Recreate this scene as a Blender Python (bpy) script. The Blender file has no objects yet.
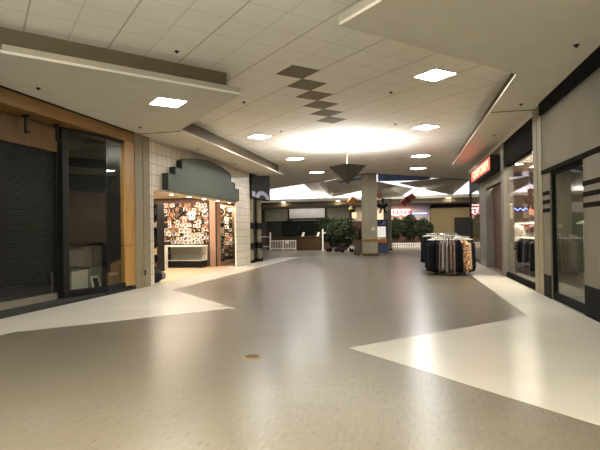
import bpy, bmesh, math, random
from mathutils import Vector, Matrix
random.seed(7)
sc = bpy.context.scene
COL = sc.collection
R2 = math.sqrt(2)

# ------------------------------------------------------------------ materials
def hexlin(h):
    c = [int(h[i:i+2], 16) / 255 for i in (0, 2, 4)]
    return tuple(x / 12.92 if x <= .04045 else ((x + .055) / 1.055) ** 2.4 for x in c) + (1,)

def new_mat(name):
    m = bpy.data.materials.new(name); m.use_nodes = True
    nt = m.node_tree; nt.nodes.clear()
    out = nt.nodes.new('ShaderNodeOutputMaterial')
    return m, nt, out

def mat(name, col, rough=.6, var=.12, scale=6., metal=0., spec=.5, bump=0.):
    m, nt, out = new_mat(name)
    c = hexlin(col) if isinstance(col, str) else tuple(col) + (1,)
    b = nt.nodes.new('ShaderNodeBsdfPrincipled')
    tc = nt.nodes.new('ShaderNodeTexCoord'); n = nt.nodes.new('ShaderNodeTexNoise')
    n.inputs['Scale'].default_value = scale; n.inputs['Detail'].default_value = 3
    nt.links.new(tc.outputs['Object'], n.inputs['Vector'])
    r = nt.nodes.new('ShaderNodeValToRGB')
    r.color_ramp.elements[0].position = .3; r.color_ramp.elements[1].position = .7
    r.color_ramp.elements[0].color = tuple(x * (1 - var) for x in c[:3]) + (1,)
    r.color_ramp.elements[1].color = tuple(min(1, x * (1 + var)) for x in c[:3]) + (1,)
    nt.links.new(n.outputs['Fac'], r.inputs['Fac'])
    nt.links.new(r.outputs['Color'], b.inputs['Base Color'])
    b.inputs['Roughness'].default_value = rough; b.inputs['Metallic'].default_value = metal
    b.inputs['Specular IOR Level'].default_value = spec
    if bump:
        bp = nt.nodes.new('ShaderNodeBump'); bp.inputs['Strength'].default_value = bump
        bp.inputs['Distance'].default_value = .01
        nt.links.new(n.outputs['Fac'], bp.inputs['Height']); nt.links.new(bp.outputs['Normal'], b.inputs['Normal'])
    nt.links.new(b.outputs[0], out.inputs[0])
    return m

def emit(name, col, strength):
    m, nt, out = new_mat(name)
    e = nt.nodes.new('ShaderNodeEmission'); e.inputs[0].default_value = tuple(col) + (1,); e.inputs[1].default_value = strength
    nt.links.new(e.outputs[0], out.inputs[0]); return m

def glass(name, tint=(.9, .92, .9), f0=.05, boost=.6):
    m, nt, out = new_mat(name)
    lw = nt.nodes.new('ShaderNodeLayerWeight'); lw.inputs[0].default_value = .5
    p = nt.nodes.new('ShaderNodeMath'); p.operation = 'POWER'; p.inputs[1].default_value = 4.
    ma = nt.nodes.new('ShaderNodeMath'); ma.operation = 'MULTIPLY_ADD'; ma.inputs[1].default_value = boost * (1 - f0); ma.inputs[2].default_value = f0; ma.use_clamp = True
    nt.links.new(lw.outputs['Facing'], p.inputs[0]); nt.links.new(p.outputs[0], ma.inputs[0])
    t = nt.nodes.new('ShaderNodeBsdfTransparent'); t.inputs[0].default_value = tint + (1,)
    g = nt.nodes.new('ShaderNodeBsdfGlossy'); g.inputs['Roughness'].default_value = .02
    mx = nt.nodes.new('ShaderNodeMixShader')
    nt.links.new(ma.outputs[0], mx.inputs[0]); nt.links.new(t.outputs[0], mx.inputs[1]); nt.links.new(g.outputs[0], mx.inputs[2])
    nt.links.new(mx.outputs[0], out.inputs[0]); return m

def lines_fac(nt, vec, axis, period, offset, width):
    """1 on a line of `width` every `period` along axis of vec"""
    sp = nt.nodes.new('ShaderNodeSeparateXYZ'); nt.links.new(vec, sp.inputs[0])
    def M(op, a, b=None, c=None):
        n = nt.nodes.new('ShaderNodeMath'); n.operation = op
        for i, v in enumerate((a, b, c)):
            if v is None: continue
            if isinstance(v, (int, float)): n.inputs[i].default_value = v
            else: nt.links.new(v, n.inputs[i])
        return n.outputs[0]
    s = M('SUBTRACT', sp.outputs[axis], offset)
    d = M('DIVIDE', s, period); f = M('FRACT', d)
    a = M('ABSOLUTE', M('SUBTRACT', f, .5))
    return M('GREATER_THAN', a, .5 - width / period / 2)

def rotated(nt, ang):
    tc = nt.nodes.new('ShaderNodeTexCoord'); mp = nt.nodes.new('ShaderNodeMapping'); mp.vector_type = 'POINT'
    mp.inputs['Rotation'].default_value = (0, 0, ang)
    nt.links.new(tc.outputs['Object'], mp.inputs[0]); return mp.outputs[0]

def mixcol(nt, fac, a, b):
    x = nt.nodes.new('ShaderNodeMix'); x.data_type = 'RGBA'
    if isinstance(fac, (int, float)): x.inputs[0].default_value = fac
    else: nt.links.new(fac, x.inputs[0])
    for i, v in ((6, a), (7, b)):
        if isinstance(v, tuple): x.inputs[i].default_value = v
        else: nt.links.new(v, x.inputs[i])
    return x.outputs[2]

def noise_ramp(nt, vec, scale, c0, c1, p0=.35, p1=.65, detail=4):
    n = nt.nodes.new('ShaderNodeTexNoise'); n.inputs['Scale'].default_value = scale; n.inputs['Detail'].default_value = detail
    if vec is not None: nt.links.new(vec, n.inputs['Vector'])
    r = nt.nodes.new('ShaderNodeValToRGB'); e = r.color_ramp.elements
    e[0].position = p0; e[1].position = p1; e[0].color = c0; e[1].color = c1
    nt.links.new(n.outputs['Fac'], r.inputs[0]); return r.outputs[0], n.outputs['Fac']

def ceiling_mat():
    m, nt, out = new_mat('ceiling_tiles')
    b = nt.nodes.new('ShaderNodeBsdfPrincipled'); b.inputs['Roughness'].default_value = .9
    v = rotated(nt, -math.pi / 4)       # x' = (x+y)/r2, y' = (y-x)/r2
    base, _ = noise_ramp(nt, v, 1.3, hexlin('eeeadd'), hexlin('f3efe3'))
    l1 = lines_fac(nt, v, 0, .61, 4.857, .016); l2 = lines_fac(nt, v, 1, .61, 7.685, .016)
    l3 = lines_fac(nt, v, 0, 1.22, 4.857 - 1.83, .026)
    mx = nt.nodes.new('ShaderNodeMath'); mx.operation = 'MAXIMUM'
    nt.links.new(l1, mx.inputs[0]); nt.links.new(l2, mx.inputs[1])
    c = mixcol(nt, mx.outputs[0], base, hexlin('d6d1c2'))
    c = mixcol(nt, l3, c, hexlin('c2bba8'))
    nt.links.new(c, b.inputs['Base Color']); nt.links.new(b.outputs[0], out.inputs[0]); return m

def floor_mat(name, c0, c1, fleck, rough):
    m, nt, out = new_mat(name)
    b = nt.nodes.new('ShaderNodeBsdfPrincipled')
    tc = nt.nodes.new('ShaderNodeTexCoord')
    mp = nt.nodes.new('ShaderNodeMapping'); mp.inputs['Rotation'].default_value = (0, 0, -.35); mp.inputs['Scale'].default_value = (38, 9.0, 1)
    nt.links.new(tc.outputs['Object'], mp.inputs[0])
    base, bf = noise_ramp(nt, tc.outputs['Object'], .9, hexlin(c0), hexlin(c1))
    _, f = noise_ramp(nt, mp.outputs[0], 1.0, (0, 0, 0, 1), (1, 1, 1, 1))
    r = nt.nodes.new('ShaderNodeValToRGB'); e = r.color_ramp.elements
    e[0].position = .57; e[1].position = .72; e[0].color = (0, 0, 0, 1); e[1].color = (.7, .7, .7, 1)
    nt.links.new(f, r.inputs[0])
    r2 = nt.nodes.new('ShaderNodeValToRGB'); e = r2.color_ramp.elements
    e[0].position = .30; e[1].position = .42; e[0].color = (.1, .1, .1, 1); e[1].color = (0, 0, 0, 1)
    nt.links.new(f, r2.inputs[0])
    c = mixcol(nt, r.outputs[0], base, hexlin(fleck))
    c = mixcol(nt, r2.outputs[0], c, hexlin('b0a697'))
    v = rotated(nt, 0)
    l1 = lines_fac(nt, v, 0, .305, .1, .006); l2 = lines_fac(nt, v, 1, .305, .05, .006)
    mx = nt.nodes.new('ShaderNodeMath'); mx.operation = 'MAXIMUM'
    nt.links.new(l1, mx.inputs[0]); nt.links.new(l2, mx.inputs[1])
    sc_ = nt.nodes.new('ShaderNodeMath'); sc_.operation = 'MULTIPLY'; sc_.inputs[1].default_value = .3
    nt.links.new(mx.outputs[0], sc_.inputs[0])
    c = mixcol(nt, sc_.outputs[0], c, hexlin(fleck))
    nt.links.new(c, b.inputs['Base Color'])
    b.inputs['Roughness'].default_value = rough; b.inputs['Specular IOR Level'].default_value = .23
    n = nt.nodes.new('ShaderNodeTexNoise'); n.inputs['Scale'].default_value = 5.5; n.inputs['Detail'].default_value = 2
    nt.links.new(tc.outputs['Object'], n.inputs['Vector'])
    bp = nt.nodes.new('ShaderNodeBump'); bp.inputs['Strength'].default_value = .06; bp.inputs['Distance'].default_value = .02
    nt.links.new(n.outputs['Fac'], bp.inputs['Height']); nt.links.new(bp.outputs[0], b.inputs['Normal'])
    nt.links.new(b.outputs[0], out.inputs[0]); return m

def wall_tile_mat():
    m, nt, out = new_mat('cream_wall_tile')
    b = nt.nodes.new('ShaderNodeBsdfPrincipled'); b.inputs['Roughness'].default_value = .28
    tc = nt.nodes.new('ShaderNodeTexCoord'); v = tc.outputs['Object']
    base, _ = noise_ramp(nt, v, 3., hexlin('d3cab6'), hexlin('ddd5c2'))
    l1 = lines_fac(nt, v, 1, .305, .02, .016); l2 = lines_fac(nt, v, 2, .305, 0, .016)
    mx = nt.nodes.new('ShaderNodeMath'); mx.operation = 'MAXIMUM'
    nt.links.new(l1, mx.inputs[0]); nt.links.new(l2, mx.inputs[1])
    c = mixcol(nt, mx.outputs[0], base, hexlin('8c7f63'))
    nt.links.new(c, b.inputs['Base Color']); nt.links.new(b.outputs[0], out.inputs[0]); return m

def wood_mat(name, c0, c1, axis_scale=(3, 3, .5), rough=.45):
    m, nt, out = new_mat(name)
    b = nt.nodes.new('ShaderNodeBsdfPrincipled'); b.inputs['Roughness'].default_value = rough
    tc = nt.nodes.new('ShaderNodeTexCoord'); mp = nt.nodes.new('ShaderNodeMapping'); mp.inputs['Scale'].default_value = axis_scale
    nt.links.new(tc.outputs['Object'], mp.inputs[0])
    c, _ = noise_ramp(nt, mp.outputs[0], 4., hexlin(c0), hexlin(c1))
    nt.links.new(c, b.inputs['Base Color']); nt.links.new(b.outputs[0], out.inputs[0]); return m

def print_mat(name, cols, scale=14):
    """patterned print: cells of several colours"""
    m, nt, out = new_mat(name)
    b = nt.nodes.new('ShaderNodeBsdfPrincipled'); b.inputs['Roughness'].default_value = .7
    tc = nt.nodes.new('ShaderNodeTexCoord'); vo = nt.nodes.new('ShaderNodeTexVoronoi'); vo.inputs['Scale'].default_value = scale
    nt.links.new(tc.outputs['Object'], vo.inputs['Vector'])
    sp = nt.nodes.new('ShaderNodeSeparateColor'); nt.links.new(vo.outputs['Color'], sp.inputs[0])
    r = nt.nodes.new('ShaderNodeValToRGB'); r.color_ramp.interpolation = 'CONSTANT'
    e = r.color_ramp.elements; e[0].color = hexlin(cols[0]); e[0].position = 0; e[1].color = hexlin(cols[1]); e[1].position = 1 / len(cols)
    for i, c in enumerate(cols[2:]):
        k = e.new((i + 2) / len(cols)); k.color = hexlin(c)
    nt.links.new(sp.outputs[0], r.inputs[0]); nt.links.new(r.outputs[0], b.inputs['Base Color'])
    nt.links.new(b.outputs[0], out.inputs[0]); return m

MT = {}
MT['ceil'] = ceiling_mat()
MT['floor'] = floor_mat('taupe_vinyl', '635b4e', '6a6356', '463e30', .28)
MT['white_floor'] = floor_mat('cream_vinyl', 'c0baad', 'c7c1b4', 'c2baa8', .25)
MT['soffit'] = mat('soffit_paint', 'dcd7c8', .85, .03, 2)
MT['lip'] = mat('soffit_edge', 'a69d89', .8, .03, 2)
MT['fascia'] = mat('brown_fascia', '5e5138', .7, .06, 3)
MT['walltile'] = wall_tile_mat()
MT['beige'] = mat('beige_plaster', '6b634f', .8, .05, 2)
MT['beige2'] = mat('beige_trim', '84795e', .6, .05, 3)
MT['stripe'] = mat('brown_stripe', '15110c', .9, .08, 3, 0., .05)
MT['base'] = mat('charcoal_base', '191815', .85, .1, 3, 0., .08)
MT['darktrim'] = mat('dark_green_trim', '141512', .85, .1, 3, 0., .08)
MT['orange'] = wood_mat('honey_wood_laminate', '74531f', '805c26', (3, .5, 3))
MT['orangev'] = wood_mat('honey_wood_post', 'a07638', 'b08444', (3, 3, .4))
MT['brownbox'] = wood_mat('brown_wood_box', '4a3310', '573d15', (3, 3, .5), .75)
MT['black'] = mat('black_metal', '0f0e0b', .6, .1, 4, 0., .25)
MT['blackmat'] = mat('black_matte', '121110', .8, .2, 5)
MT['grille'] = mat('bronze_grille', '1b1914', .6, .1, 3, 0., .25)
MT['alu'] = mat('dull_aluminium', '8b8574', .4, .06, 5, .5)
MT['chrome'] = mat('chrome', 'c8c8c4', .15, .04, 5, 1.)
MT['greengrey'] = mat('arch_green_grey', '454e41', .55, .06, 2)
MT['greenedge'] = mat('arch_green_edge', '2a3125', .55, .06, 2)
MT['darkwall'] = mat('dark_shop_wall', '201f1c', .8, .15, 2)
MT['darkfloor'] = mat('dark_shop_floor', '39342b', .5, .15, 2)
MT['glass'] = glass('shop_glass')
MT['glassd'] = glass('dim_shop_glass', (.8, .82, .78), .05)
MT['pinkpost'] = mat('rose_brown_post', 'a07c66', .5, .06, 3)
MT['cream'] = mat('cream_paint', 'd8cdb4', .7, .05, 3)
MT['white'] = mat('white_gloss', 'dcd8cc', .4, .04, 4)
MT['grey'] = mat('grey_laminate', '8a877e', .5, .06, 4)
MT['greypost'] = mat('grey_post', '6e685d', .6, .06, 4)
MT['brownpanel'] = wood_mat('red_brown_panel', '452b1d', '523525', (3, 3, .4), .7)
MT['wood'] = wood_mat('counter_wood', '38240f', '463016', (3, 3, .6))
MT['tanwood'] = wood_mat('tan_wood_band', '8c6a38', '9c7a44', (3, 3, .6))
MT['colpaint'] = mat('column_paint', '9a917a', .7, .04, 3)
MT['pyr'] = mat('pendant_brown', '2f2922', .6, .06, 4)
MT['panel'] = emit('panel_glow', (1., 1., .97), 50)
MT['panelframe'] = mat('panel_frame', 'b8ae98', .6, .04, 4)
MT['spot'] = emit('spot_glow', (1., .85, .62), 40)
MT['redsign'] = emit('red_sign_face', (1., .10, .06), 1.5)
MT['redmark'] = emit('red_sign_marks', (1., .34, .22), 2.2)
MT['reddark'] = mat('sign_mark_dark', '7a1a12', .5, .1, 6)
MT['neonpink'] = emit('neon_pink', (1., .36, .42), 7)
MT['neonblue'] = emit('neon_blue', (.2, .24, 1.), 5)
MT['cove'] = emit('cove_tube', (.95, .9, 1.), 26)
MT['litwall'] = mat('white_clerestory', 'e2dde2', .8, .03, 1)
MT['skyglass'] = mat('night_glazing', '4a5a7c', .1, .3, 1.5)
MT['skygrey'] = mat('skylight_grey', 'bdb8aa', .8, .05, 2)
MT['leaf'] = mat('dark_leaf', '2c3422', .9, .45, 9, 0., .1)
MT['trunk'] = mat('trunk_bark', '3a2a1a', .8, .2, 9)
MT['soil'] = mat('planter_brown', '4d3b27', .8, .15, 6)
MT['flr_shop'] = mat('lit_shop_floor', 'a88e72', .5, .06, 2)
MT['shopwall'] = mat('lit_shop_wall', '6b5548', .8, .25, 5)
MT['board'] = mat('clothes_shop_floor', '9b8264', .5, .08, 3)
CL = {
 'black': mat('cloth_black', '0b0b0d', .9, .2, 20, 0., .2), 'navy': mat('cloth_navy', '11151d', .9, .2, 20, 0., .2),
 'charcoal': mat('cloth_charcoal', '222226', .9, .2, 20, 0., .2), 'mauve': print_mat('cloth_mauve', ['6a5350', '7d6560', '54403f'], 30),
 'grey': mat('cloth_grey', '7c7671', .85, .12, 20), 'brown': print_mat('cloth_brown', ['6c5140', '8b7460', '4a382c'], 28),
 'floral': print_mat('cloth_floral', ['c9a06c', 'e4d2aa', '2b211c', 'a05a3a', 'd8b890'], 24),
 'white': mat('cloth_white', 'dcd6cc', .85, .06, 20), 'pink': print_mat('cloth_pink', ['c98c84', 'e0c0b4', '8a4a48'], 22),
 'red': mat('cloth_red', '8a2a26', .85, .15, 20), 'tan': mat('cloth_tan', 'b89b74', .85, .12, 20)}

# ------------------------------------------------------------------ mesh builder
class MB:
    def __init__(s): s.v = []; s.f = []
    def add(s, vs, fs):
        o = len(s.v); s.v += [tuple(p) for p in vs]; s.f += [tuple(i + o for i in f) for f in fs]; return s
    def box(s, a, b):
        (x0, y0, z0), (x1, y1, z1) = a, b
        if x0 > x1: x0, x1 = x1, x0
        if y0 > y1: y0, y1 = y1, y0
        if z0 > z1: z0, z1 = z1, z0
        return s.add([(x0,y0,z0),(x1,y0,z0),(x1,y1,z0),(x0,y1,z0),(x0,y0,z1),(x1,y0,z1),(x1,y1,z1),(x0,y1,z1)],
                     [(0,3,2,1),(4,5,6,7),(0,1,5,4),(1,2,6,5),(2,3,7,6),(3,0,4,7)])
    def prism(s, poly, ext):
        """closed polygon of 3D points pushed along ext"""
        n = len(poly); e = Vector(ext)
        vs = [Vector(p) for p in poly] + [Vector(p) + e for p in poly]
        fs = [tuple(range(n))[::-1], tuple(range(n, 2*n))] + [(i, (i+1) % n, n + (i+1) % n, n + i) for i in range(n)]
        return s.add(vs, fs)
    def tube(s, a, b, r, n=8, r2=None):
        a = Vector(a); b = Vector(b); r2 = r if r2 is None else r2
        d = (b - a).normalized(); u = d.orthogonal().normalized(); w = d.cross(u)
        vs = []
        for p, q in ((a, r), (b, r2)):
            for i in range(n):
                t = 2 * math.pi * i / n; vs.append(p + u * (math.cos(t) * q) + w * (math.sin(t) * q))
        return s.add(vs, [tuple(range(n))[::-1], tuple(range(n, 2*n))] + [(i, (i+1) % n, n + (i+1) % n, n + i) for i in range(n)])
    def path(s, pts, r, n=6, closed=False):
        m = len(pts)
        for i in range(m if closed else m - 1): s.tube(pts[i], pts[(i+1) % m], r, n)
        return s
    def lathe(s, prof, c=(0, 0, 0), n=20):
        vs = []; fs = []; m = len(prof)
        for r, z in prof:
            for i in range(n):
                t = 2 * math.pi * i / n; vs.append((c[0] + r * math.cos(t), c[1] + r * math.sin(t), c[2] + z))
        for j in range(m - 1):
            for i in range(n): fs.append((j*n + i, j*n + (i+1) % n, (j+1)*n + (i+1) % n, (j+1)*n + i))
        fs.append(tuple(range(n))[::-1]); fs.append(tuple(range((m-1)*n, m*n)))
        return s.add(vs, fs)
    def ell(s, c, r, seg=14, rings=9):
        vs = [(c[0], c[1], c[2] - r[2])]; fs = []
        for j in range(1, rings):
            a = math.pi * j / rings
            for i in range(seg):
                t = 2 * math.pi * i / seg
                vs.append((c[0] + r[0]*math.sin(a)*math.cos(t), c[1] + r[1]*math.sin(a)*math.sin(t), c[2] - r[2]*math.cos(a)))
        vs.append((c[0], c[1], c[2] + r[2])); L = len(vs) - 1
        for i in range(seg): fs.append((0, 1 + (i+1) % seg, 1 + i))
        for j in range(rings - 2):
            for i in range(seg):
                a = 1 + j*seg + i; b = 1 + j*seg + (i+1) % seg; fs.append((a, b, b + seg, a + seg))
        for i in range(seg): fs.append((L, L - seg + i, L - seg + (i+1) % seg))
        return s.add(vs, fs)
    def build(s, name, m, parent=None, loc=(0, 0, 0), bevel=0, smooth=False, kind=None, label=None):
        me = bpy.data.meshes.new(name); me.from_pydata(s.v, [], s.f); me.update()
        bm = bmesh.new(); bm.from_mesh(me); bmesh.ops.recalc_face_normals(bm, faces=bm.faces); bm.to_mesh(me); bm.free()
        if smooth:
            for p in me.polygons: p.use_smooth = True
        me.materials.append(m)
        o = bpy.data.objects.new(name, me); COL.objects.link(o); o.location = loc
        if parent is not None: o.parent = parent
        if bevel:
            b = o.modifiers.new('bevel', 'BEVEL'); b.width = bevel; b.segments = 2; b.limit_method = 'ANGLE'
        if kind: o['kind'] = kind
        if label: o['label'] = label
        return o

def S(name, mb, m, bevel=0): return mb.build(name, m, kind='structure', bevel=bevel)
def tag(o, label, cat, group=None):
    o['label'] = label; o['category'] = cat
    if group: o['group'] = group
    return o
def thing(name, label, cat, loc=(0, 0, 0), group=None, rz=0):
    o = bpy.data.objects.new(name, None); o.empty_display_size = .2; COL.objects.link(o)
    o.location = loc; o.rotation_euler = (0, 0, rz); return tag(o, label, cat, group)
def dup(root, loc, rz=0, label=None, group=None):
    r = root.copy(); COL.objects.link(r); r.location = loc; r.rotation_euler = (0, 0, rz)
    if label: r['label'] = label
    if group: r['group'] = group
    for ch in root.children:
        c = ch.copy(); COL.objects.link(c); c.parent = r
        for g in ch.children:
            d = g.copy(); COL.objects.link(d); d.parent = c
    return r

XL, XR = -6.85, 2.80
ZC, ZS = 4.48, 4.04
ORD = ['first', 'second', 'third', 'fourth', 'fifth', 'sixth', 'seventh', 'eighth']

# ------------------------------------------------------------------ floor, ceiling, soffits
S('floor', MB().box((-14, -6, -.1), (8.5, 47.5, 0)), MT['floor'])
# cream bands let into the taupe floor (3 mm proud)
left_band = [(XL, -6), (-5.75, -6), (-5.75, 6.35), (-3.2, 8.93), (-5.75, 11.55), (-5.75, 26), (XL, 26)]
right_band = [(XR, -6), (1.88, -6), (1.88, 3.45), (-.72, 6.1), (1.88, 8.65), (1.88, 24), (XR, 24)]
for i, b in enumerate((left_band, right_band)):
    S('trim_%d' % (i + 1), MB().prism([(x, y, .0) for x, y in b], (0, 0, .003)), MT['white_floor'])
S('ceiling', MB().prism([(x, y, ZC) for x, y in ((-14, -6), (8.5, -6), (8.5, 37.6), (-2, 27.1), (-14, 39.1))], (0, 0, .12)), MT['ceil'])
# dropped soffits: slab with a lip, brown fascia set back above
left_sof = [(XL - .3, -6), (-5.6, -6), (-5.6, 6.03), (-3.05, 9.0), (-5.6, 11.72), (-5.6, 22.57), (XL - .3, 22.57)]
right_sof = [(XR + .3, -6), (1.86, -6), (1.86, 3.6), (-.8, 6.27), (1.86, 9.03), (1.86, 21.35), (XR + .3, 21.35)]
for i, b in enumerate((left_sof, right_sof)):
    S('trim_%d' % (i + 3), MB().prism([(x, y, ZS) for x, y in b], (0, 0, .04)), MT['soffit'])
left_fas = [(-7.0, -6), (-5.8, -6), (-5.8, 6.1), (-3.33, 9.0), (-5.8, 11.65), (-5.8, 22.4), (-7.0, 22.4)]
right_fas = [(3.0, -6), (2.06, -6), (2.06, 3.65), (-.5, 6.27), (2.06, 8.95), (2.06, 21.2), (3.0, 21.2)]
for i, b in enumerate((left_fas, right_fas)):
    S('trim_%d' % (i + 5), MB().prism([(x, y, ZS + .04) for x, y in b], (0, 0, ZC - ZS - .04)), MT['fascia'])
for i, (a, b) in enumerate((((-5.6, 6.03), (-3.05, 9.0)), ((-.8, 6.27), (1.86, 3.6)))):
    d = Vector((b[0]-a[0], b[1]-a[1], 0)).normalized(); n = Vector((-d.y, d.x, 0)) * .04
    if i: n = -n
    if i: n = Vector((.7071, .7071, 0)) * .04
    S('trim_%d' % (50 + i), MB().prism([(a[0], a[1], ZS + .04), (b[0], b[1], ZS + .04), (b[0]+n.x, b[1]+n.y, ZS + .04), (a[0]+n.x, a[1]+n.y, ZS + .04)], (0, 0, .09)), MT['lip'])
# soffit control joints
S('trim_7', MB().box((XL, 11.83, ZS - .012), (-5.62, 11.86, ZS)), MT['fascia'])
S('trim_8', MB().box((1.88, 11.83, ZS - .012), (XR, 11.86, ZS)), MT['fascia'])

# dark diamond tiles
for k in range(6):
    y = 9.3 + .8627 * k; h = .425
    o = MB().prism([(0, -h, 0), (h, 0, 0), (0, h, 0), (-h, 0, 0)], (0, 0, .008)).build('ceiling_tile', MT['darktile'] if 'darktile' in MT else MT.setdefault('darktile', mat('dark_ceiling_tile', '80745f', .9, .06, 5)), loc=(-2.0, y, ZC - .008))
    tag(o, '%s dark brown ceiling tile of the corner-to-corner chain, counted from the front' % ORD[k], 'ceiling tile', 'dark diamond ceiling tiles')

# ------------------------------------------------------------------ recessed light panels
def light_panel():
    t = thing('ceiling_light', '', 'ceiling light', (0, 0, ZC))
    h = .4; g = .43
    d = [(0, -1), (1, 0), (0, 1), (-1, 0)]
    MB().prism([(x*h, y*h, -.012) for x, y in d], (0, 0, .01)).build('diffuser', MT['panel'], t)
    fr = MB()
    for i in range(4):
        a = d[i]; b = d[(i+1) % 4]
        fr.prism([(a[0]*h, a[1]*h, -.018), (b[0]*h, b[1]*h, -.018), (b[0]*g, b[1]*g, -.018), (a[0]*g, a[1]*g, -.018)], (0, 0, .018))
    fr.build('frame', MT['panelframe'], t)
    return t
lp = light_panel()
spots = [(.588, 10.16, ZC, 'square lit ceiling panel nearest the front on the right side'),
         (.588, 15.34, ZC, 'second lit ceiling panel on the right, behind the nearest right one'),
         (.588, 21.38, ZC, 'third lit ceiling panel on the right, short of the farthest one'),
         (.588, 25.69, ZC, 'farthest lit ceiling panel on the right, near the end of the corridor ceiling'),
         (-4.588, 15.34, ZC, 'nearest lit panel in the tiled ceiling on the left, beside the soffit edge'),
         (-4.588, 20.52, ZC, 'middle lit panel of the left row in the tiled ceiling'),
         (-4.588, 25.69, ZC, 'farthest lit panel of the left row, just before the court'),
         (-4.61, 9.12, ZS, 'lit panel set in the pointed left soffit above the wood-framed shop'),]
for i, (x, y, z, l) in enumerate(spots):
    o = lp if i == 0 else dup(lp, (0, 0, 0))
    o.location = (x, y, z); o['label'] = l; o['group'] = 'recessed ceiling light panels'
# unseen area lights added above and behind the camera for general light
for x, y in ((.588, 4.98), (.588, -.2), (-4.588, -.2), (-2, 3.2), (-4.588, 4.2)):
    L = bpy.data.lights.new('added_panel_light', 'AREA'); L.shape = 'SQUARE'; L.size = .6; L.energy = 9; L.color = (1, .98, .93)
    o = bpy.data.objects.new('added_panel_light', L); COL.objects.link(o); o.location = (x, y, ZC - .03)

# sprinkler heads
spk = thing('sprinkler_head', '', 'sprinkler', (0, 0, ZC))
MB().lathe([(.04, .004), (.04, -.008), (.02, -.012)]).build('collar', MT['stripe'], spk)
MB().lathe([(.01, -.012), (.01, -.028), (.022, -.03), (.022, -.034)], n=12).build('deflector', MT['stripe'], spk)
SP = [(-3.72, 7.7, ZC, 'dark sprinkler head in the ceiling tiles just above the left brown fascia'),
      (-3.7, 11.14, ZC, 'dark sprinkler head right of the tip of the pointed left soffit'),
      (-3.71, 14.69, ZC, 'sprinkler head in the tiles near the nearest left ceiling panel'),
      (-3.75, 18.19, ZC, 'small sprinkler head left of the bright ceiling glow over the pendant'),
      (-.3, 11.19, ZC, 'sprinkler head left of the nearest right ceiling panel'),
      (-.29, 14.64, ZC, 'sprinkler head left of the second right ceiling panel'),
      (-.31, 18.12, ZC, 'sprinkler head in the tiles right of the pendant lamp rod'),
      (-.25, 21.76, ZC, 'farthest sprinkler head, beside the third right ceiling panel'),
      (-6.35, 7.64, ZS, 'sprinkler head in the left soffit above the grille shop, nearest the front'),
      (-6.36, 11.1, ZS, 'sprinkler head in the left soffit beside the tile pier corner'),
      (-6.36, 14.56, ZS, 'sprinkler head in the left soffit above the green arch'),
      (-6.41, 18.24, ZS, 'farthest sprinkler head in the left soffit'),
      (2.41, 7.78, ZS, 'sprinkler head in the right soffit nearest the front'),
      (2.39, 11.23, ZS, 'sprinkler head in the right soffit just before the joint'),
      (2.43, 14.8, ZS, 'farthest sprinkler head in the right soffit, before the red sign')]
for i, (x, y, z, l) in enumerate(SP):
    o = spk if i == 0 else dup(spk, (0, 0, 0))
    o.location = (x, y, z); o['label'] = l; o['group'] = 'ceiling sprinkler heads'

# floor cap
t = thing('floor_cap', 'small round dark metal cap set in the taupe floor', 'floor cap', (-1.77, 5.5, 0))
MB().lathe([(.105, 0), (.105, .004), (.095, .007)], n=28).build('rim', MT['tanwood'], t)
MB().lathe([(.085, .007), (.085, .010)], n=28).build('lid', MT['soil'], t)

# pendant uplight
t = thing('pendant_uplight', 'brown inverted pyramid pendant lamp lighting the ceiling', 'pendant lamp', (-2.0, 17.3, 0), rz=0)
MB().tube((0, 0, 3.66), (0, 0, ZC), .018, 10).build('rod', MT['soil'], t)
MB().lathe([(.07, ZC - .05), (.07, ZC)]).build('canopy', MT['beige'], t)
pm = MB(); q = .66; zt = 3.66; zb = 3.02
top = [(0, -q*1.0, zt), (q, 0, zt), (0, q, zt), (-q, 0, zt)]
inn = [(x*.93, y*.93, zt) for x, y, _ in top]; low = [(x*.8, y*.8, zt - .1) for x, y, _ in top]
pm.add(top + inn + low + [(0, 0, zb)], [(0,1,12),(1,2,12),(2,3,12),(3,0,12)] + [(i,(i+1)%4,4+(i+1)%4,4+i) for i in range(4)] + [(4+i,4+(i+1)%4,8+(i+1)%4,8+i) for i in range(4)] + [(8,9,10,11)])
pm.build('shade', MT['pyr'], t)
MB().box((-.22, -.22, 3.565), (.22, .22, 3.60)).build('lamp', emit('uplight_lamp', (1., 1., .97), 330), t)

# ------------------------------------------------------------------ left: dark shop behind grille
S('wall_left_near', MB().box((XL - .15, -6, 0), (XL, 5.0, ZS)), MT['beige'])
S('wall_left_header', MB().box((XL - .12, 5.0, 3.75), (XL, 11.65, ZS)), MT['orange'])
S('trim_9', MB().box((-7.4, 5.0, 3.75), (XL - .12, 11.65, 3.83)), MT['orange'])
S('trim_10', MB().box((XL - .005, 5, ZS - .035), (XL + .012, 11.65, ZS)), MT['black'])
S('trim_11', MB().box((XL - .14, 11.22, .12), (XL, 11.65, 1.13)).box((XL - .14, 11.22, 1.145), (XL, 11.65, 3.75)), MT['orangev'])
S('trim_12', MB().box((-7.45, 5, 3.2), (-7.3, 9.33, 3.75)), MT['brownbox'])
S('trim_13', MB().prism([(-7.5, 5, 0), (XL + .0, 5, 0), (XL + .0, 11.65, 0), (XL - .16, 11.65, 0), (XL-.16, 10.4, 0), (-7.5, 9.5, 0)], (0, 0, .06)), MT['blackmat'])
# shop shell
S('wall_left_shop_back', MB().box((-11.2, 4.9, 0), (-11.05, 12.2, 3.8)).box((-11.1, 4.85, 0), (-7.2, 5.0, 3.8)).box((-11.1, 12.05, 0), (XL - .14, 12.2, 3.8)).box((-11.1, 5, 3.76), (-7.4, 12.1, 3.84)), MT['darkwall'])
S('trim_14', MB().box((-11.1, 5, 0), (-7.5, 12.1, .02)), MT['darkfloor'])
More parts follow.
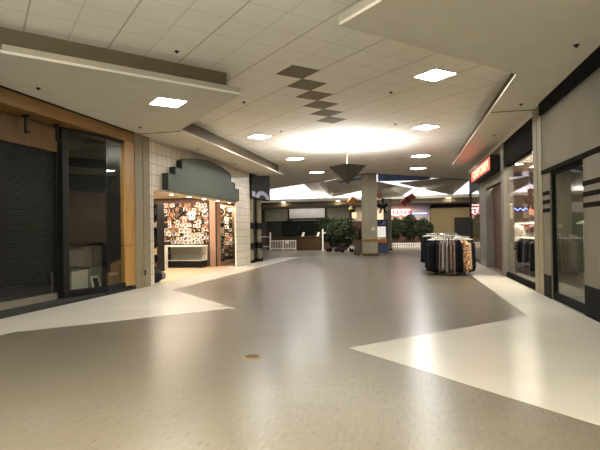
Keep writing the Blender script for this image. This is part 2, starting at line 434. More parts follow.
# roller grille
t = thing('roller_grille', 'dark closed roller grille across the left shopfront', 'roller grille', (-7.36, 7.2, 0))
g = MB(); z = .2
while z < 3.2:
    g.box((-.012, -2.15, z), (.012, 2.12, z + .021)); z += .044
g.build('curtain', MT['grille'], t)
MB().box((-.03, -2.15, .06), (.05, 2.12, .2)).build('bottom_bar', MT['alu'], t)
for s in (-2.18, 2.13): MB().box((-.05, s - .03, .06), (.05, s + .06, 3.2)).build('guide_rail', MT['black'], t)
for y, yy in ((8.25, 'left'), (9.12, 'right')):
    m = MB().box((-7.16, y - .02, 3.4), (-7.12, y + .02, 3.75)).box((-7.2, y - .03, 3.71), (-7.08, y + .03, 3.75)).box((-7.16, y - .02, 3.4), (-7.05, y + .02, 3.43))
    o = m.build('hanging_bracket', MT['black']); tag(o, '%s of two short black brackets under the wood header' % yy, 'bracket', 'brackets under the wood header')
# display window: post, frame, bent glass
wf = MB()
pts = [(-7.22, 9.55), (-6.91, 10.5), (-6.9, 11.23)]
wf.box((-7.36, 9.36, .06), (-7.2, 9.56, 3.75))
for a, b in zip(pts, pts[1:]):
    d = Vector((b[0]-a[0], b[1]-a[1], 0)).normalized(); n = Vector((d.y, -d.x, 0)) * .03
    for z0, z1 in ((.06, .22), (3.69, 3.75)):
        wf.prism([(a[0]-n.x, a[1]-n.y, z0), (b[0]-n.x, b[1]-n.y, z0), (b[0]+n.x, b[1]+n.y, z0), (a[0]+n.x, a[1]+n.y, z0)], (0, 0, z1 - z0))
wf.box((-6.92, 10.49, .22), (-6.9, 10.51, 3.7))
fr = wf.build('window_1', MT['black'], kind='structure')
gm = MB()
for a, b in zip(pts, pts[1:]):
    d = Vector((b[0]-a[0], b[1]-a[1], 0)).normalized(); n = Vector((d.y, -d.x, 0)) * .004
    gm.prism([(a[0]-n.x, a[1]-n.y, .2), (b[0]-n.x, b[1]-n.y, .2), (b[0]+n.x, b[1]+n.y, .2), (a[0]+n.x, a[1]+n.y, .2)], (0, 0, 3.5))
gm.build('window_pane', MT['glassd'], fr)
# things standing in the display
t = thing('display_cabinet', 'pale grey stepped cabinet behind the dark left display glass', 'cabinet', (-8.15, 11.35, .02))
MB().box((-.3, -.45, 0), (.3, .35, 1.12)).build('body', MT['grey'], t, bevel=.01)
MB().box((-.34, -.49, 1.12), (.34, .39, 1.18)).build('top', MT['black'], t, bevel=.008)
MB().box((.3, -.05, .0), (.306, -.04, 1.1)).build('door_gap', MT['black'], t)
t = thing('display_plinth', 'low white display plinth in front of the grey cabinet', 'plinth', (-7.75, 10.3, .02))
MB().box((-.28, -.3, 0), (.28, .28, .58)).build('body', MT['white'], t, bevel=.01)
MB().box((-.31, -.33, .58), (.31, .31, .62)).build('top', MT['black'], t)
t = thing('leaning_picture', 'small white picture frame with dark centre leaning inside the left display', 'frame', (-7.3, 10.7, .02))
fm = MB(); 
for a, b in (((-.0, -.18, 0), (.03, -.12, .42)), ((0, .12, 0), (.03, .18, .42)), ((0, -.12, 0), (.03, .12, .06)), ((0, -.12, .36), (.03, .12, .42))): fm.box(a, b)
o = fm.build('border', MT['white'], t); o.rotation_euler = (.0, -.25, .1)
o = MB().box((.003, -.12, .06), (.018, .12, .36)).build('picture', MT['charcoal'] if 'charcoal' in MT else CL['charcoal'], t); o.rotation_euler = (0, -.25, .1)
t = thing('tub_chair', 'brown rounded tub chair at the right end of the dark display', 'chair', (-7.35, 11.5, .02), rz=-.6)
pv = []
for r in (.28, .22):
    pv.append([(r * math.cos(a), r * math.sin(a)) for a in [math.pi * (.0 + i / 14) for i in range(15)]])
ch = MB()
prof = [(x, y) for x, y in pv[0]] + [(x, y) for x, y in pv[1]][::-1]
n = 15
for i in range(n - 1):
    a, b = pv[0][i], pv[0][i+1]; c, d = pv[1][i+1], pv[1][i]
    zt = .62 + .12 * math.sin(math.pi * (i + .5) / (n - 1))
    ch.prism([(a[0], a[1], .1), (b[0], b[1], .1), (c[0], c[1], .1), (d[0], d[1], .1)], (0, 0, zt - .1))
ch.build('backrest', MT['tanwood'], t)
MB().lathe([(.21, .1), (.22, .36), (.18, .42)], n=20).build('seat', MT['tanwood'], t)
for x, y in ((.16, .1), (-.16, .1), (.14, -.1), (-.14, -.1)): MB().tube((x, y, 0), (x, y, .12), .02).build('leg', MT['black'], t)
# dim counter deep in the grille shop
t = thing('shop_counter', 'dim counter deep inside the closed grille shop', 'counter', (-9.6, 7.6, .02))
MB().box((-.3, -1.3, 0), (.3, 1.3, .95)).build('body', MT['grey'], t)
MB().box((-.35, -1.35, .95), (.35, 1.35, 1.0)).build('worktop', MT['blackmat'], t)
for i, y in enumerate((7.0, 7.5, 8.3)):
    o = MB().box((-.1, -.12, 0), (.1, .12, .2)).box((-.06, -.05, .2), (.06, .05, .23)).build('paper_box', MT['white'], loc=(-9.5, y, 1.02))
    tag(o, 'small pale box on the dim counter behind the grille', 'box', 'boxes on the dim counter')
# beige pilaster and tile shop wall
S('trim_15', MB().box((XL - .1, 11.65, 0), (XL + .02, 12.02, ZS)).box((XL - .1, 12.02, 0), (XL - .02, 12.06, ZS)).box((XL - .1, 12.06, 0), (XL + .02, 12.4, ZS)), MT['beige2'])
t = thing('corner_socket', 'small dark hinge plate low on the beige pilaster by the tile pier', 'hinge plate', (XL + .02, 12.04, .22))
MB().box((0, -.1, 0), (.02, -.02, .34)).build('plate', MT['alu'], t)
MB().box((0, -.02, .1), (.03, .06, .24)).build('knuckle', MT['black'], t)

# ------------------------------------------------------------------ left: lit shop under the green arch
S('wall_left_tile', MB().box((XL - .3, 12.4, 0), (XL, 12.62, ZS)).box((XL - .3, 12.62, 2.62), (XL, 19.4, ZS)).box((XL - .06, 19.4, 0), (XL, 21.25, ZS)), MT['walltile'])
S('wall_left_lit_shop', MB().box((-10.9, 12.42, 0), (-10.75, 20.0, 2.95)).box((-10.75, 12.42, 0), (XL - .3, 12.55, 2.95)).box((-10.75, 19.75, 0), (-8.0, 19.9, 2.95)), MT['shopwall'])
S('trim_16', MB().box((-10.9, 12.42, 2.9), (XL - .3, 22.2, 3.0)), MT['cream'])
S('trim_17', MB().box((-10.75, 12.55, 0), (XL - .02, 19.75, .005)), MT['flr_shop'])
S('trim_18', MB().box((-8.02, 19.42, 0), (-7.72, 19.9, 2.9)), MT['pinkpost'])
S('wall_left_lit_shop_window', MB().box((-8.3, 19.9, 0), (-8.2, 22.2, 2.9)).box((-9.0, 22.1, 0), (XL - .3, 22.2, 2.9)), MT['shopwall'])
o = S('window_2', MB().box((-7.83, 19.9, 0), (-7.75, 22.1, .15)).box((-7.83, 19.9, 2.6), (-7.75, 22.1, 2.9)).box((-7.83, 19.9, .15), (-7.75, 19.94, 2.6)), MT['pinkpost'])
MB().box((-7.795, 19.94, .15), (-7.787, 22.1, 2.6)).build('window_pane', MT['glass'], o)
# arch sign
t = thing('arch_sign', 'grey-green stepped arch sign over the lit shop entrance', 'sign', (XL, 16.2, 2.5))
pr = [(-3.05, .16), (-3.05, .64), (-2.6, .64), (-2.6, .87), (-2.15, .86), (-2.15, 1.12)]
for i in range(1, 16):
    a = -2.15 + 4.3 * i / 16; pr.append((a, 1.12 + .25 * (1 - (a / 2.15) ** 2) ** .8))
pr += [(2.15, 1.12), (2.15, .86), (2.6, .86), (2.6, .64), (3.05, .64), (3.05, .16)]
MB().prism([(0, y, z) for y, z in pr], (.17, 0, 0)).build('panel', MT['greengrey'], t)
ed = MB()
for (y0, z0), (y1, z1) in zip(pr, pr[1:]):
    ed.prism([(.0, y0, z0), (.0, y1, z1), (.19, y1, z1), (.19, y0, z0)], (0, -.012 if abs(y1-y0) < 1e-6 and y0 < 0 else (.012 if abs(y1-y0) < 1e-6 else 0), 0 if abs(y1-y0) < 1e-6 else .012))
ed.build('edge_trim', MT['greenedge'], t)
MB().box((-.3, -3.1, .1), (.1, 3.2, .16)).build('underside_board', MT['cream'], t)
for i in range(5):
    y = 13.9 + 1.25 * i
    s_ = thing('downlight', 'small round downlight under the green arch, %s from the front' % ORD[i], 'downlight', (XL - .1, y, 2.6), 'downlights under the green arch')
    MB().lathe([(.07, 0), (.07, -.015), (.055, -.015)], n=16).build('ring', MT['white'], s_)
    MB().lathe([(.05, -.012), (.05, -.018)], n=16).build('lens', MT['spot'], s_)
# shutter frame
S('trim_19', MB().box((-7.75, 19.4, 0), (-7.7, 19.43, 2.9)).box((-8.06, 19.4, 0), (-8.02, 19.43, 2.9)), MT['blackmat'])
# glass counter
t = thing('glass_counter', 'long glass display counter with black plinth in the lit shop', 'counter', (-8.9, 18.95, .005))
MB().box((-.72, -.28, 0), (.85, .28, .28)).build('plinth', MT['black'], t)
MB().box((-.72, -.28, .28), (.85, .28, .30)).box((-.72, .22, .3), (.85, .28, .84)).build('back', MT['white'], t)
MB().box((-.72, -.285, .30), (.85, -.275, .84)).build('front_glass', MT['glass'], t)
MB().box((-.74, -.3, .84), (.87, .3, .9)).build('worktop', MT['white'], t, bevel=.008)
MB().box((-.7, -.1, .54), (.84, .2, .555)).build('shelf', MT['alu'], t)
t = thing('display_tower', 'dark narrow display tower at the left end of the glass counter', 'display tower', (-9.82, 18.95, .005))
MB().box((-.16, -.25, 0), (.16, .3, 1.02)).build('body', MT['blackmat'], t, bevel=.01)
MB().box((-.17, -.27, 1.02), (.17, .31, 1.05)).build('top', MT['black'], t)
for k, z in enumerate((.02, .33, .64)):
    o = MB().box((-.24, -.14, 0), (.24, .14, .3)).box((-.25, -.15, .25), (.25, .15, .3)).build('white_carton', MT['white'], loc=(-9.72, 18.45, z - .015), bevel=.006)
    tag(o, ['bottom', 'middle', 'top'][k] + ' white carton of the stack in front of the glass counter', 'box', 'stack of white cartons')
# rack in the dark left part
t = thing('display_rack', 'tall dark display rack by the shop side wall behind the tile pier', 'rack', (-9.3, 16.9, .005))
for x in (-.4, .4):
    MB().box((x - .02, -.25, 0), (x + .02, .25, 2.5)).build('side_panel', MT['black'], t)
for z in (.1, .6, 1.1, 1.6, 2.1, 2.46):
    MB().box((-.38, -.25, z), (.38, .25, z + .03)).build('shelf', MT['black'], t)
MB().box((-.38, .22, .1), (.38, .25, 2.46)).build('back_panel', CL['charcoal'], t)
pc = ['charcoal', 'brown', 'tan', 'navy', 'grey']
for r, z in enumerate((.13, .63, 1.13, 1.63, 2.13)):
    for c in range(4):
        h = random.uniform(.14, .3); w = .07
        o = MB().box((-w, -.08, 0), (w, .08, h)).lathe([(.03, 0), (.03, .05)], (0, 0, h), 10).build('boxed_figure', CL[pc[(r + c * 2) % 5]], loc=(-9.3 - .27 + .18*c, 16.85, z + .005))
        tag(o, 'small %s boxed item on the tall dark display rack' % pc[(r + c*2) % 5], 'boxed item', '%s items on the dark rack' % pc[(r + c*2) % 5])
t = thing('round_pouch', 'dark round sack on the floor at the lit shop entrance', 'sack', (-7.12, 13.15, 0))
MB().ell((0, 0, .2), (.22, .24, .2)).build('bag', CL['charcoal'], t, smooth=True)
MB().ell((.16, .12, .2), (.12, .1, .12)).build('side_pocket', CL['grey'], t, smooth=True)
MB().tube((0, 0, .38), (0, 0, .44), .05).build('neck', CL['black'], t)
# wall wares
def frame_item(w, h, m1, m2, d=.04):
    a = MB()
    for q in (((-w, 0, -h), (w, d, -h + .03)), ((-w, 0, h - .03), (w, d, h)), ((-w, 0, -h), (-w + .03, d, h)), ((w - .03, 0, -h), (w, d, h))): a.box(*q)
    b = MB().box((-w + .02, .012, -h + .02), (w - .02, d, h - .02))
    return a, b
P = {k: print_mat('print_' + k, v, s) for k, v, s in (
    ('white', ['f2ebe0', 'cfc0b4', '7a6a70', 'f2ebe0'], 9), ('pink', ['e0a090', 'f0d8cc', '9a5a58', 'c07a6a'], 10),
    ('brown', ['6a4634', '3a2720', 'a87a5a', 'd8b890'], 10), ('blue', ['5a5a80', 'b8b4cc', '2c2838', 'e0d8dc'], 10),
    ('dark', ['2a2320', '544238', '14100e', 'b09080'], 10), ('gold', ['d8b070', 'f0d8a0', '6a4a26', 'a87a40'], 8))}
keys = list(P)
ware = {}
for k in keys:
    a, b = frame_item(.095, .085, None, None)
    t = thing('wall_ware', 'small framed %s novelty plaque on the lit shop back wall' % {'white': 'white', 'pink': 'pink', 'brown': 'brown', 'blue': 'blue-grey', 'dark': 'dark', 'gold': 'gold'}[k], 'plaque', (0, 0, 0), '%s plaques on the lit shop back wall' % k)
    a.build('border', random.choice([MT['white'], MT['black'], MT['pinkpost']]), t); b.build('picture', P[k], t)
    ware[k] = [t, 0]
weights = ['white', 'white', 'pink', 'pink', 'brown', 'blue', 'dark', 'white', 'gold']
for r in range(10):
    for c in range(12):
        if (r, c) in ((6, 3), (6, 4), (7, 3), (7, 4), (5, 5), (6, 5), (5, 6), (6, 6), (7, 9), (7, 10), (6, 9), (5, 4)): continue
        k = random.choice(weights) if r < 6 else random.choice(['brown', 'dark', 'gold', 'brown', 'pink', 'blue'])
        w = ware[k]; loc = (-10.15 + .188*c + random.uniform(-.035, .035), 19.71 - .012*random.randint(0, 3), 1.02 + .172*r + random.uniform(-.03, .03))
        if w[1] == 0: o = w[0]; o.location = loc
        else: o = dup(w[0], loc)
        o.rotation_euler = (0, random.uniform(-.35, .35), 0)
        q = random.uniform(.75, 1.25); o.scale = (q * random.uniform(.7, 1.2), 1, q)
        w[1] += 1
t = thing('crossed_swords', 'pair of black crossed swords on the lit shop back wall', 'swords', (-9.41, 19.7, 2.2))
for s in (-1, 1):
    m = MB().prism([(-s*.24 - .03, 0, -.2), (-s*.24 + .03, 0, -.2), (s*.24 + .03, 0, .2), (s*.24 - .03, 0, .2)], (0, .03, 0))
    m.build('blade', MT['black'], t)
    MB().box((-s*.24 - .05, -.01, -.25), (-s*.24 + .05, .04, -.2)).build('hilt', MT['tanwood'], t)
def tee(name, m, label, loc, s=1., print_=None):
    t = thing(name, label, 'shirt', loc)
    b = [(-.2, -.3), (.2, -.3), (.2, .12), (.3, .02), (.38, .12), (.2, .3), (.07, .3), (0, .25), (-.07, .3), (-.2, .3), (-.38, .12), (-.3, .02), (-.2, .12)]
    MB().prism([(x*s, 0, z*s) for x, z in b], (0, .04, 0)).build('body', m, t)
    if print_: MB().prism([(x*s*.25, -.004, z*s*.25 + .02) for x, z in ((0, -.4), (.35, .1), (.2, .35), (0, .15), (-.2, .35), (-.35, .1))], (0, .006, 0)).build('print', print_, t)
    return t
tee('white_shirt', CL['white'], 'bright white shirt with a dark heart print hung on the back wall', (-8.92, 19.66, 2.14), .62, CL['charcoal'])
tee('pink_shirt', CL['pink'], 'pink patterned shirt hung left of the bright white shirt', (-9.25, 19.68, 1.98), .5)
t = thing('picture_board', 'white board with dark portrait marks at upper right of the shop back wall', 'picture', (-8.25, 19.68, 2.24))
a, b = frame_item(.2, .15, None, None); a.build('border', MT['white'], t); b.build('picture', P['blue'], t)
t = thing('paper_poster', 'white paper notice on the left side of the lit shop', 'poster', (-9.32, 16.6, 1.3))
MB().box((-.14, 0, -.2), (.14, .04, .2)).build('sheet', MT['white'], t)
# window wares
for b, (bx, by) in enumerate(((-8.0, 20.55), (-7.99, 21.6))):
    w_ = ('nearer', 'farther')[b]
    t = thing('display_board', '%s dark display board full of plaques in the right-hand lit shop window' % w_, 'display board', (bx, by, 0), 'display boards in the lit shop window', .36)
    MB().box((-.17, 0, .15), (.17, .02, 2.55)).build('panel', CL['charcoal'], t); MB().box((-.17, -.08, 0), (.17, .08, .15)).build('foot', MT['pinkpost'], t)
    for r in range(12):
        for c in (-1, 1):
            k = random.choice(['dark', 'brown', 'dark', 'gold', 'pink', 'brown', 'white', 'blue'])
            z = .38 + .185*r + random.uniform(-.03, .03); cx = c*.085 + random.uniform(-.02, .02)
            o = dup(ware[k][0], (bx + cx*math.cos(.36) + .045*math.sin(.36), by + cx*math.sin(.36) - .045*math.cos(.36), z), .36,
                'small framed %s plaque on the %s display board in the shop window' % (k.replace('blue', 'blue-grey'), w_), '%s plaques on the %s window board' % (k, w_))
            o.rotation_euler = (0, random.uniform(-.3, .3), .36); q = random.uniform(.75, 1.1); o.scale = (q, 1, q)
t = thing('wall_clock', 'round white-rimmed wall clock high in the right-hand shop window', 'clock', (-7.92, 20.42, 2.3), rz=-1.2)
m = MB(); 
for i in range(24):
    a0 = 2*math.pi*i/24; a1 = 2*math.pi*(i+1)/24
    m.prism([(0, .16*math.cos(a0), .16*math.sin(a0)), (0, .16*math.cos(a1), .16*math.sin(a1)), (0, .2*math.cos(a1), .2*math.sin(a1)), (0, .2*math.cos(a0), .2*math.sin(a0))], (.06, 0, 0))
m.build('rim', MT['white'], t); MB().tube((.0, 0, 0), (.045, 0, 0), .16, 24).build('dial', MT['black'], t)
MB().box((.045, -.008, 0), (.055, .008, .12)).box((.045, 0, -.008), (.055, .08, .008)).build('hands', MT['white'], t)
t = thing('wheel_ornament', 'round spoked metal wheel ornament low in the right-hand shop window', 'wheel ornament', (-7.93, 20.42, .95), rz=-1.2)
m = MB().path([(0, .18*math.cos(2*math.pi*i/20), .18*math.sin(2*math.pi*i/20)) for i in range(20)], .022, 6, True)
m.build('rim', MT['chrome'], t)
m = MB()
for i in range(6): m.tube((0, 0, 0), (0, .17*math.cos(math.pi*i/3), .17*math.sin(math.pi*i/3)), .014)
m.build('spoke', MT['chrome'], t); MB().tube((-.04, 0, 0), (.02, 0, 0), .04).build('hub', MT['chrome'], t)
t = thing('price_card', 'white square card halfway up the right-hand shop window', 'card', (-7.94, 20.42, 1.5), rz=-1.2)
MB().box((-.02, -.16, -.13), (.0, .16, .13)).build('sheet', MT['white'], t); MB().box((-.05, -.02, -.02), (-.02, .02, .02)).build('holder', MT['alu'], t)

# ------------------------------------------------------------------ left: store beyond the tile pier
t = thing('shop_sign', 'black corner sign with a pale arc beyond the tile pier', 'sign', (XL, 22.75, 2.95))
MB().box((-.2, -1.48, 0), (.1, 1.55, 1.05)).build('cabinet', MT['blackmat'], t, bevel=.01)
arc = MB(); A = []
for i in range(17):
    a = math.pi * i / 16
    A.append((math.cos(a), math.sin(a)))
for i in range(16):
    (c0, s0), (c1, s1) = A[i], A[i+1]
    arc.prism([(.1, .2 + c0*1.1, .03 + s0*.36), (.1, .2 + c1*1.1, .03 + s1*.36), (.1, .2 + c1*.6, .03 + s1*.17), (.1, .2 + c0*.6, .03 + s0*.17)], (.015, 0, 0))
arc.box((.1, -1.45, .06), (.115, -1.0, .28))
arc.build('logo', mat('sign_lilac_white', 'b5b0c0', .5, .05, 4), t)
S('wall_left_far', MB().box((-7.9, 22.2, 0), (-7.6, 24.6, ZS)).box((-14, 24.5, 0), (-7.6, 24.7, ZC)).box((XL - .4, 21.27, ZS), (XL, 24.6, ZC)), MT['darkwall'])
for y, w in ((21.75, 'nearer'), (23.0, 'farther')):
    t = thing('shop_column', '%s of two round tan columns with black bands under the black sign' % w, 'column', (-6.98, y, 0), 'round columns under the black sign')
    MB().lathe([(.13, 0), (.13, 2.95)], n=20).build('shaft', MT['beige2'], t, smooth=False)
    MB().lathe([(.2, 0), (.2, .14)], n=20).build('plinth', MT['black'], t)
    for z in (.62, 1.55):
        MB().lathe([(.19, z), (.19, z + .28)], n=20).build('band', MT['black'], t)
S('trim_20', MB().box((-7.6, 21.25, .66), (-7.2, 24.4, .88)).box((-7.6, 21.25, 1.6), (-7.2, 24.4, 1.82)).box((-7.6, 21.25, 0), (-7.2, 24.4, .1)), MT['black'])

# ------------------------------------------------------------------ right: near plain shop
S('wall_right_near', MB().box((XR, -6, 0), (XR + .2, 8.85, ZS)).box((XR, 8.85, 2.55), (XR + .2, 11.3, ZS)).box((XR, 10.8, 0), (XR + .2, 11.3, 2.55)), MT['beige'])
S('trim_21', MB().box((XR - .05, -6, 3.78), (XR, 11.32, ZS)), MT['darktrim'])
S('trim_22', MB().box((XR - .03, -6, 2.54), (XR, 11.3, 2.62)), MT['stripe'])
for i, z in enumerate((1.78, 1.955, 2.13)):
    S('trim_%d' % (23 + i), MB().box((XR - .012, -6, z - .04), (XR, 8.85, z + .04)).box((XR - .012, 10.8, z - .04), (XR, 11.3, z + .04)), MT['stripe'])
S('baseboard_right', MB().box((XR - .015, -6, 0), (XR, 8.85, .5)).box((XR - .015, 10.8, 0), (XR, 11.3, .46)), MT['base'])
S('trim_26', MB().box((XR - .01, -6, .5), (XR + .0, 8.68, 2.54)), mat('brown_beige_panel', '6b6150', .7, .05, 2))
o = S('window_3', MB().box((XR + .03, 8.85, 0), (XR + .11, 10.8, .14)).box((XR + .03, 8.85, 2.48), (XR + .11, 10.8, 2.55)).box((XR + .03, 8.85, .14), (XR + .11, 8.89, 2.48)).box((XR + .03, 10.76, .14), (XR + .11, 10.8, 2.48)), MT['base'])
MB().box((XR + .06, 8.89, .14), (XR + .068, 10.76, 2.48)).build('window_pane', MT['glassd'], o)
S('wall_right_plain_shop', MB().box((5.6, 7.4, 0), (5.7, 13.0, 2.9)).box((XR + .2, 7.3, 0), (5.6, 7.4, 2.9)).box((XR + .2, 11.4, 0), (5.6, 11.5, 2.9)).box((XR + .2, 7.4, 2.75), (5.6, 11.4, 2.85)), mat('plain_shop_wall', '6d6654', .8, .1, 2))
t = thing('clothes_rail', 'dim chrome rail with pale hangers behind the right plain window', 'clothes rail', (3.5, 10.3, 0))
for s in (-.8, .8): MB().tube((0, s, 0), (0, s, 1.62), .018).build('post', MT['chrome'], t)
MB().tube((0, -.8, 1.6), (0, .8, 1.6), .018).build('rail', MT['chrome'], t)
for s in (-.8, .8): MB().box((-.25, s - .02, 0), (.25, s + .02, .03)).build('foot', MT['chrome'], t)
for i in range(7):
    y = 9.75 + .18*i
    m = MB().path([(3.28, y, 1.5), (3.5, y, 1.58), (3.72, y, 1.5), (3.28, y, 1.5)], .012, 6).path([(3.5, y, 1.58), (3.5, y, 1.61)], .006, 6)
    o = m.build('clothes_hanger', MT['white']); tag(o, 'empty pale hanger on the dim rail in the plain right shop', 'hanger', 'hangers on the dim rail')

# pier and clothing shop
S('trim_27', MB().box((XR - .02, 11.3, 0), (XR + .2, 11.62, ZS)).box((XR + .0, 11.62, 0), (XR + .2, 11.68, ZS)).box((XR - .02, 11.68, 0), (XR + .2, 12.0, ZS)), MT['beige2'])
S('wall_right_header', MB().box((XR, 12.0, 3.22), (XR + .2, 15.65, 3.93)), mat('umber_header', '1c1712', .9, .06, 3, 0., .06))
S('trim_28', MB().box((XR, 12.0, 3.93), (XR + .2, 24, ZS)), MT['soffit'])
o = S('window_4', MB().box((XR + .02, 12.0, 0), (XR + .12, 15.6, .14)).box((XR + .02, 12.0, .14), (XR + .12, 12.05, 3.22)), MT['stripe'])
MB().box((XR + .06, 12.05, .14), (XR + .068, 15.5, 3.22)).build('window_pane', MT['glass'], o)
S('trim_29', MB().box((XR - .02, 15.5, 0), (XR + .25, 15.95, 3.93)), MT['greypost'])
S('wall_right_entrance', MB().box((XR, 15.95, 2.85), (XR + .2, 21.0, 3.93)).box((XR, 21.0, 3.6), (XR + .2, 24, 3.93)), MT['beige'])
S('door_1', MB().box((XR + .25, 15.95, 0), (XR + .33, 19.0, 2.85)), MT['brownpanel'])
S('trim_30', MB().box((XR, 19.0, 0), (XR + .35, 20.6, 2.85)), MT['greypost'])
S('wall_right_shop_back', MB().box((7.0, 12.0, 0), (7.15, 24.6, 3.9)).box((XR + .2, 11.55, 0), (7.1, 11.7, 3.9)).box((XR + .35, 23.9, 0), (8.5, 24.05, 4.48)), MT['shopwall'])
S('trim_31', MB().box((XR + .2, 11.7, 3.86), (7.1, 23.95, 3.95)), MT['cream'])
S('trim_32', MB().box((XR + .2, 11.7, 0), (7.1, 23.9, .008)), MT['board'])
o = S('window_5', MB().box((XR + .0, 20.6, 0), (XR + .1, 23.9, .12)).box((XR + .0, 23.8, 0), (XR + .12, 23.92, 3.6)).box((XR, 20.6, 3.0), (XR + .1, 23.9, 3.6)).box((XR, 20.6, .12), (XR + .1, 20.7, 3.0)), MT['black'])
MB().box((XR + .04, 20.7, .12), (XR + .048, 23.8, 3.0)).build('window_pane', MT['glass'], o)
# red sign
t = thing('shop_sign', 'red lit sign box with black frame on the right wall', 'sign', (XR, 18.28, 3.18))
MB().box((-.3, -2.25, 0), (0, 2.25, .48)).build('cabinet', MT['black'], t, bevel=.01)
MB().box((-.305, -2.17, .05), (-.3, 2.17, .43)).build('lit_face', MT['redsign'], t)
for i in range(9):
    y = -1.85 + .42*i; k = i % 4
    mk = MB().box((-.312, y, .11), (-.305, y + .06, .37))
    if k in (0, 2): mk.box((-.312, y, .22), (-.305, y + .28, .265))
    if k in (0, 1, 3): mk.box((-.312, y, .32), (-.305, y + .28, .37))
    if k in (1, 2): mk.box((-.312, y + .22, .11), (-.305, y + .28, .37))
    if k in (1, 3): mk.box((-.312, y, .11), (-.305, y + .28, .155))
    mk.build('letter_mark', MT['redmark'], t)
MB().box((-.308, .6, .1), (-.304, .72, .2)).box((-.308, -1.6, .22), (-.304, -1.5, .36)).build('dark_marks', MT['reddark'], t)
# ceiling lights inside the clothing shop
for x, y, l in ((4.1, 13.6, 'bright panel in the clothing shop ceiling nearest its window'), (4.6, 17.0, 'bright panel in the clothing shop ceiling behind the first'), (5.2, 21.0, 'farthest bright panel in the clothing shop ceiling')):
    t = thing('shop_ceiling_light', l, 'ceiling light', (x, y, 3.86), 'clothing shop ceiling panels')
    MB().box((-.3, -.6, -.02), (.3, .6, -.005)).build('diffuser', emit('shop_panel_glow', (1, .86, .68), 40) if 'spg' not in MT else MT['spg'], t)
    MB().box((-.34, -.64, -.012), (-.3, .64, 0)).box((.3, -.64, -.012), (.34, .64, 0)).box((-.3, -.64, -.012), (.3, -.6, 0)).box((-.3, .6, -.012), (.3, .64, 0)).build('frame', MT['white'], t)

# ------------------------------------------------------------------ garments
def garment_mesh(w, L, th, seed, flare=.15):
    """hanging garment: broad along +x, thin along y, hem at z=0, shoulder at z=L"""
    r = random.Random(seed); nu, nv = 8, 8; vs = []; ph = r.uniform(0, 6); fr = r.uniform(1.2, 2.2)
    for side in (-1, 1):
        for j in range(nv + 1):
            v = j / nv; z = L * v
            half = w / 2 * (1 + flare * (1 - v)) * (1 if v < .88 else 1 - (v - .88) * 3.2)
            for i in range(nu + 1):
                u = i / nu * 2 - 1
                x = u * half
                wob = math.sin(u * 3.1 * fr + ph) * .018 * (1 - v * .7)
                t = th / 2 * (1 - abs(u) ** 3 * .75) * (.75 + .4 * (1 - v))
                zz = z - (abs(u) * .09 if v > .95 else 0) + (math.sin(u * 4 + ph) * .012 if j == 0 else 0)
                vs.append((x, wob + side * t, zz))
    fs = []; N = (nu + 1) * (nv + 1)
    for s in (0, 1):
        for j in range(nv):
            for i in range(nu):
                a = s*N + j*(nu+1) + i; fs.append((a, a+1, a+nu+2, a+nu+1))
    def bd(a, b): fs.append((a, b, b + N, a + N))
    for i in range(nu): bd(i, i+1); bd(nv*(nu+1) + i, nv*(nu+1) + i + 1)
    for j in range(nv): bd(j*(nu+1), (j+1)*(nu+1)); bd(j*(nu+1) + nu, (j+1)*(nu+1) + nu)
    return MB().add(vs, fs)
def make_garment(kind, L, w, th, label, group, seed):
    t = thing('hanging_garment', label, 'garment', (0, 0, -5), group)
    garment_mesh(w, L, th, seed).build('cloth', CL[kind], t, smooth=True)
    for o in t.children: o.location = (0, 0, -L - .05)
    hg = MB().path([(-w*.36, 0, -.06), (0, 0, -.02), (w*.36, 0, -.06)], .01, 6)
    hg.path([(0, 0, -.02), (0, 0, .012)] + [(0, .022*math.sin(a), .022 + -.012*0 + .022*math.cos(a)) for a in (2.6, 1.6, .6, -.4)], .005, 5)
    hg.build('hanger', MT['white'], t); return t

